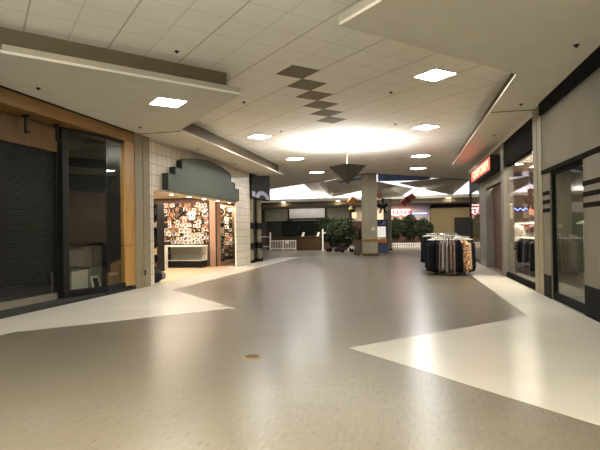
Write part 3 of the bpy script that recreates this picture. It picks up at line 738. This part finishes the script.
def garment_rack(loc, zr, rr, L, name_word, seq, n, seed):
    t = thing('garment_rack', '%s round chrome garment rack in the corridor before the red sign' % name_word, 'garment rack', loc, 'round garment racks')
    MB().tube((0, 0, .05), (0, 0, zr + .12), .022, 12).build('pole', MT['chrome'], t)
    MB().path([(rr*math.cos(2*math.pi*i/32), rr*math.sin(2*math.pi*i/32), zr) for i in range(32)], .014, 8, True).build('ring', MT['chrome'], t)
    sp = MB()
    for i in range(4):
        a = math.pi/2*i + .4; sp.tube((0, 0, zr - .02), (rr*math.cos(a), rr*math.sin(a), zr - .02), .01)
    sp.build('spokes', MT['chrome'], t)
    for i in range(4):
        a = math.pi/2*i + .4; f = MB().tube((0, 0, .08), (.5*math.cos(a), .5*math.sin(a), .05), .016)
        f.ell((.5*math.cos(a), .5*math.sin(a), .03), (.03, .03, .03), 10, 6)
        f.build('foot', MT['black'], t)
    MB().tube((0, 0, zr + .12), (0, 0, zr + .2), .008).box((-.035, -.004, zr + .18), (.035, .004, zr + .24)).build('card_holder', MT['alu'], t)
    protos = {}
    for i in range(n):
        a = 2*math.pi*i/n - math.pi/2 - 1.15
        k = seq[i % len(seq)]
        if k not in protos:
            for v in range(2):
                protos.setdefault(k, []).append([make_garment(k, L * (1 - .08*v), .4, 2*math.pi*rr/n * .82, '', '', seed + v * 17 + len(protos)), False])
        p = protos[k][i % 2]
        rj = rr + random.uniform(-.02, .06); pos = (loc[0] + rj*math.cos(a), loc[1] + rj*math.sin(a), zr - .02)
        lab = '%s garment hanging on the %s round rack' % ({'mauve': 'mauve-brown', 'floral': 'cream floral print', 'brown': 'brown patterned'}.get(k, k), name_word.lower())
        grp = '%s garments on the %s round rack' % (k, name_word.lower())
        ja = a + random.uniform(-.12, .12)
        if not p[1]:
            p[0].location = pos; p[0].rotation_euler = (0, 0, ja); p[0]['label'] = lab; p[0]['group'] = grp; p[1] = True
        else: dup(p[0], pos, ja, lab, grp)
    for k in protos:
        for p in protos[k]:
            if not p[1]:
                for c in list(p[0].children): bpy.data.objects.remove(c)
                bpy.data.objects.remove(p[0])
seqA = (['black', 'black', 'black', 'charcoal', 'mauve', 'grey', 'grey', 'brown', 'mauve', 'navy', 'black', 'floral', 'floral', 'tan', 'black', 'navy', 'black', 'charcoal', 'black', 'navy']
        + ['black', 'charcoal', 'navy', 'black', 'mauve', 'grey', 'black', 'black', 'brown', 'black', 'navy', 'black', 'charcoal', 'black', 'grey', 'black', 'navy', 'black', 'black', 'charcoal'])
garment_rack((1.3, 16.35, 0), 1.16, .5, .99, 'Nearer', seqA, 40, 11)
garment_rack((1.22, 18.7, 0), 1.24, .5, .95, 'Farther', ['black', 'navy', 'black', 'charcoal', 'grey', 'black', 'black', 'navy'], 34, 31)

# straight rail and mannequin in the clothing shop
def straight_rail(x, y0, y1, z, kinds, L, word, seed):
    t = thing('clothes_rail', word + ' in the lit clothing shop', 'clothes rail', (x, (y0+y1)/2, 0)); d = (y1-y0)/2
    MB().tube((0, -d, z), (0, d, z), .016).build('rail', MT['chrome'], t)
    for s in (-d, d):
        MB().tube((0, s, .02), (0, s, z), .018).build('post', MT['chrome'], t); MB().box((-.28, s-.025, 0), (.28, s+.025, .035)).build('foot', MT['chrome'], t)
    n = int((y1-y0)/.13); pr = {}
    for i in range(1, n):
        k = kinds[i % len(kinds)]; lab = '%s garment on the %s' % (k, word[0].lower() + word[1:]); g = '%s garments on the %s' % (k, word[0].lower() + word[1:])
        pos = (x, y0 + .13*i, z - .02)
        if k not in pr: pr[k] = make_garment(k, L, .42, .09, lab, g, seed + i); pr[k].location = pos
        else: dup(pr[k], pos, random.uniform(-.08, .08), lab, g)
straight_rail(3.4, 13.7, 16.4, 1.2, ['black', 'charcoal', 'black', 'navy', 'black', 'mauve'], 1.0, 'low clothes rail near the window', 51)
straight_rail(3.95, 16.2, 19.6, 1.62, ['pink', 'black', 'red', 'black', 'mauve', 'brown', 'floral', 'black'], 1.0, 'tall clothes rail behind the window', 71)
straight_rail(4.75, 18.6, 23.0, 1.6, ['black', 'pink', 'tan', 'navy', 'floral', 'black', 'red'], 1.0, 'rear clothes rail deep in the shop', 91)
straight_rail(3.42, 17.0, 19.3, 1.5, ['pink', 'black', 'floral', 'charcoal', 'red', 'black', 'mauve'], .95, 'clothes rail behind the brown door', 111)
def mannequin(loc, dress, label, rz=0):
    t = thing('mannequin', label, 'mannequin', loc, rz=rz)
    MB().lathe([(.2, 0), (.2, .02), (.03, .03), (.02, .8)], n=20).build('stand', MT['chrome'], t)
    m = MB().lathe([(.05, .8), (.16, .84), (.18, .95), (.14, 1.1), (.125, 1.18), (.16, 1.32), (.17, 1.4), (.1, 1.48), (.05, 1.5), (.045, 1.58)], n=20)
    m.build('torso', MT['cream'], t, smooth=True)
    m = MB().lathe([(.27, .32), (.24, .6), (.205, .95), (.15, 1.15), (.18, 1.35), (.17, 1.46), (.09, 1.5)], n=24)
    m.tube((.17, 0, 1.42), (.27, 0, 1.0), .055, 10, .05).tube((-.17, 0, 1.42), (-.27, 0, 1.0), .055, 10, .05)
    m.build('coat', dress, t, smooth=False)
mannequin((3.36, 16.75, .008), CL['white'], 'mannequin in a long white coat inside the clothing shop window')
t = thing('neon_sign', 'small blue neon squiggle glowing deep in the clothing shop', 'neon sign', (4.15, 20.4, 2.05))
pts = [(i*.05 - .35, 0, .07 + .05*math.sin(i*1.6)) for i in range(15)]
MB().path(pts, .014, 6).build('tube', MT['neonblue'], t)
MB().box((-.4, .02, -.03), (.4, .05, .18)).build('backing', MT['black'], t)
MB().tube((-.3, .035, .18), (-.3, .035, 1.76), .006).tube((.3, .035, .18), (.3, .035, 1.76), .006).build('wires', MT['chrome'], t)

# ------------------------------------------------------------------ court beyond
S('wall_back', MB().box((-14, 46.5, 0), (8.5, 46.8, 9.5)), mat('court_wall', '4d4b40', .8, .08, 1))
S('wall_left_court', MB().box((-14.2, 24.5, 0), (-14, 46.8, 9.5)), MT['darkwall'])
S('wall_right_court', MB().box((8.5, 24, 0), (8.7, 46.8, 9.5)), MT['beige'])
# far soffit layers
S('trim_33', MB().box((-14, 41.0, 3.86), (8.5, 46.5, 4.1)), MT['soffit'])
S('trim_34', MB().box((-14, 41.6, 3.56), (8.5, 41.8, 3.86)), MT['fascia'])
S('trim_35', MB().box((-14, 41.3, 3.5), (8.5, 46.5, 3.6)), MT['beige'])
S('wall_back_clerestory', MB().box((-14, 42.6, 4.1), (8.5, 42.8, 8.9)), MT['litwall'])
S('ceiling_court', MB().box((-14, 24, 8.9), (8.5, 46.8, 9.1)), MT['skyglass'])
S('wall_front_court', MB().prism([(-14, 39.1, ZC + .12), (-2, 27.1, ZC + .12), (-2, 26.8, ZC + .12), (-14, 38.8, ZC + .12)], (0, 0, 4.4)).prism([(-2, 27.1, ZC + .12), (8.5, 37.6, ZC + .12), (8.5, 37.3, ZC + .12), (-2, 26.8, ZC + .12)], (0, 0, 4.4)), MT['skygrey'])
S('trim_36', MB().prism([(-14, 39.13, ZC - .03), (-2, 27.13, ZC - .03), (-2, 26.98, ZC - .03), (-14, 38.98, ZC - .03)], (0, 0, .2)).prism([(-2, 27.13, ZC - .03), (8.5, 37.63, ZC - .03), (8.5, 37.48, ZC - .03), (-2, 26.98, ZC - .03)], (0, 0, .2)), MT['fascia'])
# folded skylight: grey sloping plates with night glazing between
def plate(name, poly, mtl, ext=(0, .25, .05)): return S(name, MB().prism(poly, ext), mtl)
plate('trim_37', [(-8.6, 40.5, 5.55), (-7.35, 42.3, 4.15), (-6.6, 42.3, 4.15), (-7.6, 40.5, 5.55)], MT['skygrey'])
plate('trim_38', [(-7.6, 40.5, 5.6), (-6.6, 42.3, 4.15), (-3.0, 38.5, 4.5), (-2.0, 34.5, 5.5), (-6.1, 38.2, 5.2)], MT['skygrey'])
plate('trim_39', [(-2.9, 38.5, 4.5), (-1.9, 40.5, 3.95), (-.3, 40.5, 4.05), (.5, 40.5, 4.6), (-2.0, 34.5, 4.7)], MT['skygrey'])
plate('trim_40', [(-.6, 36.6, 4.75), (1.4, 37.5, 4.25), (3.6, 42.0, 4.1), (4.9, 40.0, 5.2), (3.2, 37.0, 5.1), (1.4, 37.2, 4.95)], MT['skygrey'])
plate('window_6', [(-7.2, 39.2, 5.55), (-5.0, 38.2, 5.05), (-2.4, 36.0, 5.1), (-2.4, 36.0, 6.8), (-7.2, 39.2, 6.6)], MT['skyglass'])
plate('window_7', [(-2.0, 36.4, 4.9), (1.6, 37.8, 5.0), (3.0, 38.0, 6.3), (-2.0, 36.4, 6.4)], MT['skyglass'])
for x, l in ((-10.3, 'leftmost of the small round downlights in the far soffit'), (-5.6, 'middle small round downlight in the far soffit'), (3.27, 'right small round downlight in the far soffit')):
    t = thing('downlight', l, 'downlight', (x, 41.25, 3.86), 'far soffit downlights')
    MB().lathe([(.2, 0), (.2, -.02), (.16, -.02)], n=18).build('ring', MT['white'], t); MB().lathe([(.15, -.012), (.15, -.025)], n=18).build('lens', MT['spot'], t)

# column at the point of the ceiling
t = thing('corner_column', 'square beige column turned cornerwise at the corridor end', 'column', (-2.02, 27.55, 0), rz=math.pi/4)
MB().box((-.3, -.3, 0), (.3, .3, ZC)).build('shaft', MT['colpaint'], t, bevel=.01)
MB().box((-.33, -.33, .12), (.33, .33, .16)).box((-.325, -.325, .78), (.325, .325, .92)).build('wood_band', MT['tanwood'], t, bevel=.006)
MB().box((-.34, -.34, 0), (.34, .34, .12)).build('plinth', MT['soil'], t, bevel=.006)
for s in ((-.12, 'left'), (.12, 'right')):
    pass
MB().box((-.13, -.312, 1.38), (.13, -.3, 1.56)).build('notice', MT['cream'], t)
MB().box((-.312, -.13, 1.36), (-.3, .13, 1.58)).build('notice', MT['grey'], t)
t = thing('planter_box', 'wooden planter box standing left of the corner column', 'planter', (-2.72, 28.5, 0))
MB().box((-.25, -.25, 0), (.25, .25, .8)).build('box', MT['wood'], t, bevel=.02)
MB().box((-.28, -.28, .8), (.28, .28, .86)).build('rim', MT['soil'], t)
m = MB()
for i in range(14):
    a = random.uniform(0, 6.28); r = random.uniform(.1, .5); h = random.uniform(.3, .75)
    p0 = Vector((random.uniform(-.2, .2), random.uniform(-.2, .2), .84)); p1 = p0 + Vector((r*.5*math.cos(a), r*.5*math.sin(a), h)); p2 = p0 + Vector((r*math.cos(a), r*math.sin(a), h*.8))
    w = Vector((-math.sin(a), math.cos(a), 0)) * .035
    m.add([p0 - w, p0 + w, p1 + w, p1 - w, p2], [(0, 1, 2, 3), (3, 2, 4)])
m.build('leaves', MT['leaf'], t)

# second pillar and game machine
t = thing('grey_pillar', 'slim grey pillar behind the blue picture machine', 'pillar', (-1.3, 34.5, 0))
MB().box((-.26, -.26, .1), (.26, .26, 3.4)).build('shaft', MT['greypost'], t, bevel=.01)
MB().box((-.3, -.3, 0), (.3, .3, .1)).build('base', MT['black'], t); MB().box((-.3, -.3, 3.4), (.3, .3, 3.5)).build('capital', MT['greypost'], t)
t = thing('picture_machine', 'tall dark blue vending machine with lit pictures beside the column', 'machine', (-1.52, 30.6, 0))
MB().box((-.38, -.3, 0), (.38, .35, 2.02)).build('cabinet', mat('machine_blue', '1c1a38', .4, .1, 4), t, bevel=.02)
MB().box((-.24, -.312, .95), (.26, -.3, 1.6)).build('screen', emit('machine_screen', (.75, .7, .62), .55), t)
MB().box((-.3, -.315, .62), (.32, -.3, .92)).build('picture', print_mat('machine_print', ['e8dcc8', 'c07a3a', '2a2440', 'f0e0b0'], 5), t)
MB().box((-.34, -.315, 1.72), (.34, -.3, 1.95)).build('header', print_mat('machine_head', ['2a2660', '8a86b0', '1c1a38', '4a3a70'], 8), t)
MB().prism([(-.36, -.42, .0), (.36, -.42, 0), (.36, -.3, .55), (-.36, -.3, .55)], (0, .1, 0)).build('lower_panel', mat('machine_navy', '23264e', .4, .2, 6), t)
# hanging decorations
def hang_box(name, label, loc, r, size, m1, m2, ztop):
    t = thing(name, label, 'hanging ornament', loc)
    o = MB().box((-size[0], -size[1], -size[2]), size).build('box', m1, t, bevel=.02); o.rotation_euler = r
    s = size; k = 1.04
    o = MB().box((-s[0]*.16, -s[1]*k, -s[2]*k), (s[0]*.16, s[1]*k, s[2]*k)).box((-s[0]*k, -s[1]*k, -s[2]*.16), (s[0]*k, s[1]*k, s[2]*.16)).build('ribbon', m2, t); o.rotation_euler = r
    MB().tube((0, 0, size[2]*.6), (0, 0, ztop - loc[2]), .006).build('wire', MT['greypost'], t)
    return t, r
RED = mat('ornament_red', 'b04a3c', .5, .25, 5); LIME = mat('ornament_lime', '8fa03a', .5, .1, 5); DK = mat('ornament_dark', '2a1c16', .5, .2, 5); PK = mat('ornament_pink', 'b0685c', .5, .1, 5)
hang_box('hanging_box', 'red box ornament with green ribbon hanging left of the column', (-3.5, 33.0, 3.32), (.2, .7, .3), (.24, .24, .27), RED, LIME, 8.9)
t = thing('hanging_ball', 'dark green ball ornament hanging just under the red box', 'hanging ornament', (-3.52, 32.95, 2.82))
MB().ell((0, 0, 0), (.24, .24, .24)).build('ball', DK, t, smooth=True)
MB().lathe([(.243, -.04), (.243, .04)], n=20).build('band', LIME, t); MB().tube((0, 0, .22), (0, 0, .33), .02).build('cap', MT['alu'], t)
t, r = hang_box('hanging_box', 'tilted red and black box ornament with yellow-green end hanging right of the column', (.05, 33.0, 3.3), (.1, .95, .2), (.21, .24, .42), RED, DK, 8.9)
o = MB().box((-.2, -.2, .43), (.2, .2, .52)).build('lid', LIME, t); o.rotation_euler = r
t = thing('hanging_lollipop', 'pinkish round ornament on a stick hanging right beside the column', 'hanging ornament', (-1.75, 33.0, 3.62))
MB().tube((0, -.06, 0), (0, .06, 0), .2, 20).build('disc', PK, t); MB().tube((0, 0, -.15), (.18, 0, -.6), .02).build('stick', MT['grey'], t)
MB().tube((0, 0, .18), (0, 0, 5.28), .006).build('wire', MT['greypost'], t)
t = thing('hanging_bow', 'black bow ornament with white crescent hanging above the blue machine', 'hanging ornament', (-1.5, 32.0, 2.85))
m = MB()
for s in (-1, 1):
    m.prism([(0, -.05, .06), (s*.28, -.08, .3), (s*.34, -.08, -.02), (0, -.05, -.1)], (0, .14, 0)); m.prism([(0, -.04, 0), (s*.1, -.04, 0), (s*.25, -.04, -.42), (s*.1, -.04, -.38)], (0, .05, 0))
m.prism([(-.05, -.06, .1), (.05, -.06, .1), (.1, -.06, .55), (-.06, -.06, .55)], (0, .1, 0))
m.build('bow', MT['blackmat'], t)
m = MB()
for i in range(8):
    a0 = -1.2 + i*.3; a1 = a0 + .3
    m.prism([(.2 + .14*math.cos(a0), -.11, -.12 + .14*math.sin(a0)), (.2 + .14*math.cos(a1), -.11, -.12 + .14*math.sin(a1)), (.2 + .09*math.cos(a1), -.11, -.12 + .1*math.sin(a1)), (.2 + .09*math.cos(a0), -.11, -.12 + .1*math.sin(a0))], (0, .05, 0))
m.build('crescent', MT['white'], t); MB().tube((0, 0, .5), (0, 0, 6.05), .006).build('wire', MT['greypost'], t)

# trees
def tree(label, loc, r, zc, seed, n=1500):
    rnd = random.Random(seed); t = thing('potted_tree', label, 'tree', loc, 'dark bushy trees in the court')
    MB().lathe([(.34, 0), (.42, .45), (.44, .5), (.38, .5), (.36, .46)], n=20).build('pot', MT['soil'], t)
    MB().tube((0, 0, .45), (.03, 0, zc - .3), .06, 8, .045).build('trunk', MT['trunk'], t)
    m = MB()
    for _ in range(n):
        d = Vector((rnd.gauss(0, 1), rnd.gauss(0, 1), rnd.gauss(0, 1))).normalized(); q = rnd.uniform(.55, 1.05) * (1 + .12*math.sin(d.x*5 + seed) * math.cos(d.z*4))
        p = Vector((d.x*r[0]*q, d.y*r[1]*q, zc + d.z*r[2]*q))
        u = Vector((rnd.gauss(0, 1), rnd.gauss(0, 1), rnd.gauss(0, 1))).normalized(); w = u.orthogonal().normalized(); s = rnd.uniform(.06, .12)
        m.add([p - u*s, p + w*s*.5, p + u*s, p - w*s*.5], [(0, 1, 2, 3)])
    m.ell((0, 0, zc), (r[0]*.4, r[1]*.4, r[2]*.4), 10, 7)
    m.build('foliage', MT['leaf'], t)
tree('large round dark tree left of the corner column', (-4.5, 35.2, 0), (1.05, 1.0, 1.0), 1.35, 1, 2200)
tree('dark tree between the game corner and the wooden counter', (-6.2, 37.4, 0), (.6, .6, .8), 1.6, 2)
tree('dark tree just right of the blue machine, behind the picket fence', (-1.0, 39.3, 0), (.78, .6, .85), 1.5, 3)
tree('tallest dark tree in the middle of the picket fence bed', (.15, 40.2, 0), (.85, .6, 1.0), 1.55, 4, 1900)
tree('dark tree at the right end of the picket fence bed', (1.25, 39.3, 0), (.74, .6, .82), 1.35, 5)
# picket fences
def picket(x0, x1, y, hgt, label, step=.17):
    t = thing('picket_fence', label, 'fence', ((x0+x1)/2, y, 0)); d = (x1-x0)/2
    MB().box((-d, 0, hgt*.25), (d, .03, hgt*.25 + .05)).box((-d, 0, hgt*.72), (d, .03, hgt*.72 + .05)).build('rails', MT['white'], t)
    x = -d; 
    while x <= d + .001:
        MB().prism([(x - .045, -.03, 0), (x + .045, -.03, 0), (x + .045, -.03, hgt - .06), (x, -.03, hgt), (x - .045, -.03, hgt - .06)], (0, .03, 0)).build('picket', MT['white'], t); x += step
picket(-1.5, 1.6, 38.3, .42, 'low white picket fence before the dark trees on the right')
picket(-3.9, -2.7, 33.6, .34, 'short white picket fence between the big round tree and the column')
# white railing, post, counter
t = thing('white_railing', 'white barred railing panel with tall end post at the far left', 'railing', (-8.85, 35.0, 0))
MB().box((-.96, -.05, 0), (-.86, .05, 1.32)).build('tall_post', MT['white'], t, bevel=.01)
MB().box((-.86, -.025, .66), (1.0, .025, .74)).box((-.86, -.025, .1), (1.0, .025, .18)).build('rails', MT['white'], t)
for x in (.02, .94): MB().box((x, -.04, 0), (x + .08, .04, .74)).build('post', MT['white'], t)
for i in range(14):
    if i == 7: continue
    x = -.76 + i * .122; MB().box((x - .016, -.012, .18), (x + .016, .012, .66)).build('bar', MT['white'], t)
MB().box((.22, -.04, .5), (.5, -.028, .7)).build('notice', MT['white'], t)
for z, w in ((1.0, 'upper'), (.3, 'lower')):
    o = MB().tube((-11.2, 35.2, z), (-9.82, 35.05, z), .035).tube((-11.2, 35.2, 0), (-11.2, 35.2, z), .03).build('hand_rail', MT['white'])
    tag(o, '%s white hand rail running left from the tall railing post' % w, 'hand rail', 'white hand rails')
t = thing('service_counter', 'brown wooden counter to the right of the white railing', 'counter', (-6.9, 35.2, 0))
MB().box((-.85, -.3, 0), (.85, .3, .94)).build('body', MT['wood'], t, bevel=.02)
MB().box((-.9, -.36, .94), (.9, .36, 1.0)).build('worktop', MT['brownpanel'], t)
for x, w in ((-.5, 'left'), (.6, 'right')):
    o = MB().prism([(-.05, 0, 0), (.12, 0, 0), (.2, 0, .3), (.03, 0, .3)], (0, .03, 0)).box((-.05, -.08, 0), (.12, .1, .015)).build('leaflet_stand', MT['white'], loc=(-6.9 + x, 35.1, 1.0))
    tag(o, '%s white leaflet stand on the brown counter' % w, 'leaflet stand', 'leaflet stands on the counter')
t = thing('back_counter', 'low dark brown counter behind the white railing', 'counter', (-9.0, 37.2, 0))
MB().box((-1.6, -.3, 0), (1.6, .3, .88)).build('body', MT['brownpanel'], t); MB().box((-1.65, -.35, .88), (1.65, .35, .94)).build('worktop', MT['wood'], t)
t = thing('white_post', 'tall thin white post at the right end of the brown counter', 'post', (-5.88, 35.0, 0))
MB().box((-.05, -.05, 0), (.05, .05, 1.52)).build('shaft', MT['white'], t); MB().box((-.05, -.03, 1.2), (.22, .03, 1.27)).build('arm', MT['white'], t)
MB().box((-.09, -.09, 0), (.09, .09, .04)).build('foot', MT['white'], t)
# stroller-like dark carts
def stroller(label, loc, rz, hood):
    t = thing('stroller', label, 'stroller', loc, rz=rz)
    for x, y in ((-.3, -.22), (-.3, .22), (.3, -.22), (.3, .22)):
        w = MB()
        w.tube((x, y - .03, .12), (x, y + .03, .12), .12, 16); w.build('wheel', MT['blackmat'], t)
    f = MB()
    for y in (-.19, .19):
        f.tube((-.3, y, .12), (.25, y, .75), .02).tube((.3, y, .12), (-.1, y, .55), .02).tube((.25, y, .75), (.5, y, .95), .02)
    f.tube((.5, -.19, .95), (.5, .19, .95), .02); f.build('frame', MT['black'], t)
    MB().prism([(-.25, -.18, .38), (.1, -.18, .32), (.28, -.18, .75), (.2, -.18, .78), (.05, -.18, .44), (-.25, -.18, .46)], (0, .36, 0)).build('seat', CL['black'], t)
    h = MB()
    for i in range(6):
        a0 = .2 + i*.3; a1 = a0 + .3; r0 = .34
        h.prism([(.1 + r0*math.cos(a0), -.2, .62 + r0*math.sin(a0)), (.1 + r0*math.cos(a1), -.2, .62 + r0*math.sin(a1)), (.1 + (r0-.03)*math.cos(a1), -.2, .62 + (r0-.03)*math.sin(a1)), (.1 + (r0-.03)*math.cos(a0), -.2, .62 + (r0-.03)*math.sin(a0))], (0, .4, 0))
    h.build('hood', hood, t)
stroller('dark stroller with pale hood parked before the round tree', (-3.75, 31.4, 0), .3, CL['grey'])
stroller('all-black stroller with thin frame left of the pale-hooded one', (-4.75, 32.4, 0), 2.9, CL['black'])
# far left shopfront
S('wall_back_header', MB().box((-13.4, 46.2, 2.35), (-5.2, 46.5, 3.5)), mat('far_header', '77735f', .8, .06, 2))
S('door_2', MB().box((-13.2, 46.36, 0), (-11.9, 46.5, 2.9)), MT['darkwall'])
o = S('window_8', MB().box((-11.8, 46.35, 0), (-11.7, 46.5, 2.35)).box((-8.6, 46.35, 0), (-8.5, 46.5, 2.35)).box((-5.3, 46.35, 0), (-5.2, 46.5, 2.35)), MT['black'])
MB().box((-11.7, 46.4, .1), (-5.3, 46.42, 2.35)).build('window_pane', mat('dark_green_glazing', '1d211a', .12, .2, 2), o)
t = thing('shop_sign', 'silver rectangular sign in a black frame over the far dark shop', 'sign', (-9.15, 46.2, 2.45))
MB().box((-1.95, -.12, 0), (1.8, 0, 1.18)).build('frame', MT['black'], t, bevel=.01)
MB().box((-1.78, -.13, .14), (1.63, -.12, 1.04)).build('face', mat('silver_face', 'a5a09a', .3, .12, .8, .3), t)
for x, l in ((-10.9, 'left'), (-7.0, 'right')):
    o = MB().box((-.3, -.25, 0), (.3, .0, .16)).box((-.2, -.2, -.05), (.2, -.05, 0)).build('wall_lamp', MT['black'], loc=(x, 46.2, 2.28))
    tag(o, '%s dark wall lamp under the far silver sign' % l, 'wall lamp', 'dark lamps under the far sign')
# neon shop in the middle
S('wall_back_neon_shop', MB().box((-5.0, 46.1, 2.2), (1.6, 46.5, 3.5)), MT['cream'])
S('wall_back_pier', MB().box((1.6, 46.1, 0), (2.0, 46.5, 3.5)), MT['cream'])
S('window_9', MB().box((-5.0, 46.3, 0), (1.6, 46.5, 2.2)), mat('rosy_glazing', '6b4a40', .15, .3, 1))
t = thing('neon_sign', 'pink and white neon script over the far middle shop', 'neon sign', (-.6, 46.1, 2.55))
pts = [(-1.2 + .034*i + .13*math.cos(i*.62), -.1, .3 + .17*math.sin(i*.62)*(1 + .35*math.sin(i*.31))) for i in range(60)]
MB().path(pts, .022, 5).build('script_tube', MT['neonpink'], t)
MB().box((-1.5, -.1, .58), (.9, -.06, .64)).build('upper_tube', MT['neonpink'], t)
MB().box((-1.5, -.06, .0), (1.0, 0, .7)).build('backing', MT['pinkpost'], t)
t = thing('neon_bar', 'long blue neon bar to the right of the pink script', 'neon sign', (1.0, 46.11, 2.75))
MB().tube((-.55, -.08, .05), (.75, -.08, .05), .045).build('tube', MT['neonblue'], t); MB().box((-.6, -.04, -.08), (.8, 0, .18)).build('backing', MT['grey'], t)
t = thing('lit_sign', 'small orange-red lit panel left of the column in the far shop', 'lit sign', (-4.75, 46.1, 2.4))
MB().box((-.25, -.1, 0), (.25, 0, .7)).build('case', MT['cream'], t); MB().box((-.2, -.11, .1), (.2, -.1, .6)).build('lit_face', emit('orange_panel', (1., .32, .18), 1.6), t)
# right far beige shop
S('wall_back_beige', MB().box((2.0, 44.5, 0), (8.5, 44.7, 3.5)), MT['tanwood'] if False else mat('far_beige_wall', '8b7a55', .8, .08, 1))
S('door_3', MB().box((3.95, 44.42, .75), (5.35, 44.5, 2.35)), MT['darkwall'])
S('trim_41', MB().box((2.0, 44.35, 3.2), (8.5, 44.5, 3.5)), MT['darktrim'])

# ------------------------------------------------------------------ lamps
def area(name, loc, rot, sx, sy, e, col=(1, .95, .85)):
    L = bpy.data.lights.new(name, 'AREA'); L.shape = 'RECTANGLE'; L.size = sx; L.size_y = sy; L.energy = e; L.color = col
    o = bpy.data.objects.new(name, L); COL.objects.link(o); o.location = loc; o.rotation_euler = rot; return o
area('lit_shop_lamp', (-8.9, 16.2, 2.86), (0, 0, 0), 3.4, 6.4, 250, (1, .84, .66))
area('shop_window_lamp', (-8.0, 21.0, 2.86), (0, 0, 0), .3, 1.8, 150, (1, .80, .58))
area('far_shop_lamp', (-1.5, 45.2, 3.4), (0, 0, 0), 4, .5, 50, (1, .75, .65))
area('added_ceiling_uplight', (-1.4, .4, 3.6), (math.pi, 0, 0), .9, .9, 950, (1, 1, .96))  # unseen uplight, added overhead to brighten the near ceiling
for i in range(6): area('cove_tube', (-12.4 + 3.7*i, 41.9, 4.16), (math.radians(150), 0, 0), 3.4, .12, 42, (.98, .93, 1.))
area('far_left_soffit_lamp', (-9.0, 42.6, 3.45), (math.radians(25), 0, 0), 6, .6, 110, (1, .95, .88))
area('far_right_soffit_lamp', (3.5, 42.0, 3.45), (math.radians(20), 0, 0), 5, .6, 50, (1, .9, .75))
area('added_clothing_fill', (4.3, 16.5, 3.8), (0, 0, 0), 1.5, 6, 330, (1, .88, .74))  # extra area light, added to make the garments brighter
area('added_display_fill', (-8.2, 10.2, 3.6), (0, 0, 0), .5, 1, 32, (1, .95, .88))  # added light without a fixture, lifts the cabinet behind the dark glass
area('added_court_fill', (.6, 36.2, 4.0), (math.radians(25), 0, 0), 1, 1, 170, (1, .93, .82))  # added light without a fixture, lightens the right-hand trees
area('added_court_fill', (-5.0, 32.5, 4.35), (math.radians(20), 0, 0), 1, 1, 170, (1, .93, .82))  # added likewise over the left trees and the court floor
area('added_plain_shop_fill', (4.2, 9.6, 2.7), (0, 0, 0), 1, 1, 34, (1, .95, .82))  # added area light, brightens the dim interior behind the plain window
area('added_court_toplight', (-4, 36, 8.7), (0, 0, 0), 3, 3, 260, (1, .95, .88))  # added high in the court to lift the dark far objects

w = bpy.data.worlds.new('World'); sc.world = w; w.use_nodes = True
w.node_tree.nodes['Background'].inputs[0].default_value = (1., 1., .96, 1); w.node_tree.nodes['Background'].inputs[1].default_value = 1.05

# ------------------------------------------------------------------ camera
th, pi_, ro = math.radians(12.136), .010507, -.01514
c, s = math.cos(th), math.sin(th)
F = Vector((-s*math.cos(pi_), c*math.cos(pi_), math.sin(pi_))); Rr = Vector((c, s, 0)); U = Rr.cross(F)
R_ = Rr*math.cos(ro) + U*math.sin(ro); U_ = -Rr*math.sin(ro) + U*math.cos(ro)
cam = bpy.data.cameras.new('Camera'); co = bpy.data.objects.new('Camera', cam); COL.objects.link(co)
cam.sensor_fit = 'HORIZONTAL'; cam.sensor_width = 36; cam.lens = 498.3 / 600 * 36; cam.clip_end = 200
mw = Matrix((R_, U_, -F)).transposed().to_4x4(); mw.translation = (0, 0, 1.45); co.matrix_world = mw
sc.camera = co
vs = sc.view_settings
sc.display_settings.display_device = 'sRGB'
vs.view_transform = 'Standard'; vs.look = 'None'; vs.exposure = 1.02; vs.gamma = 1; vs.use_curve_mapping = False
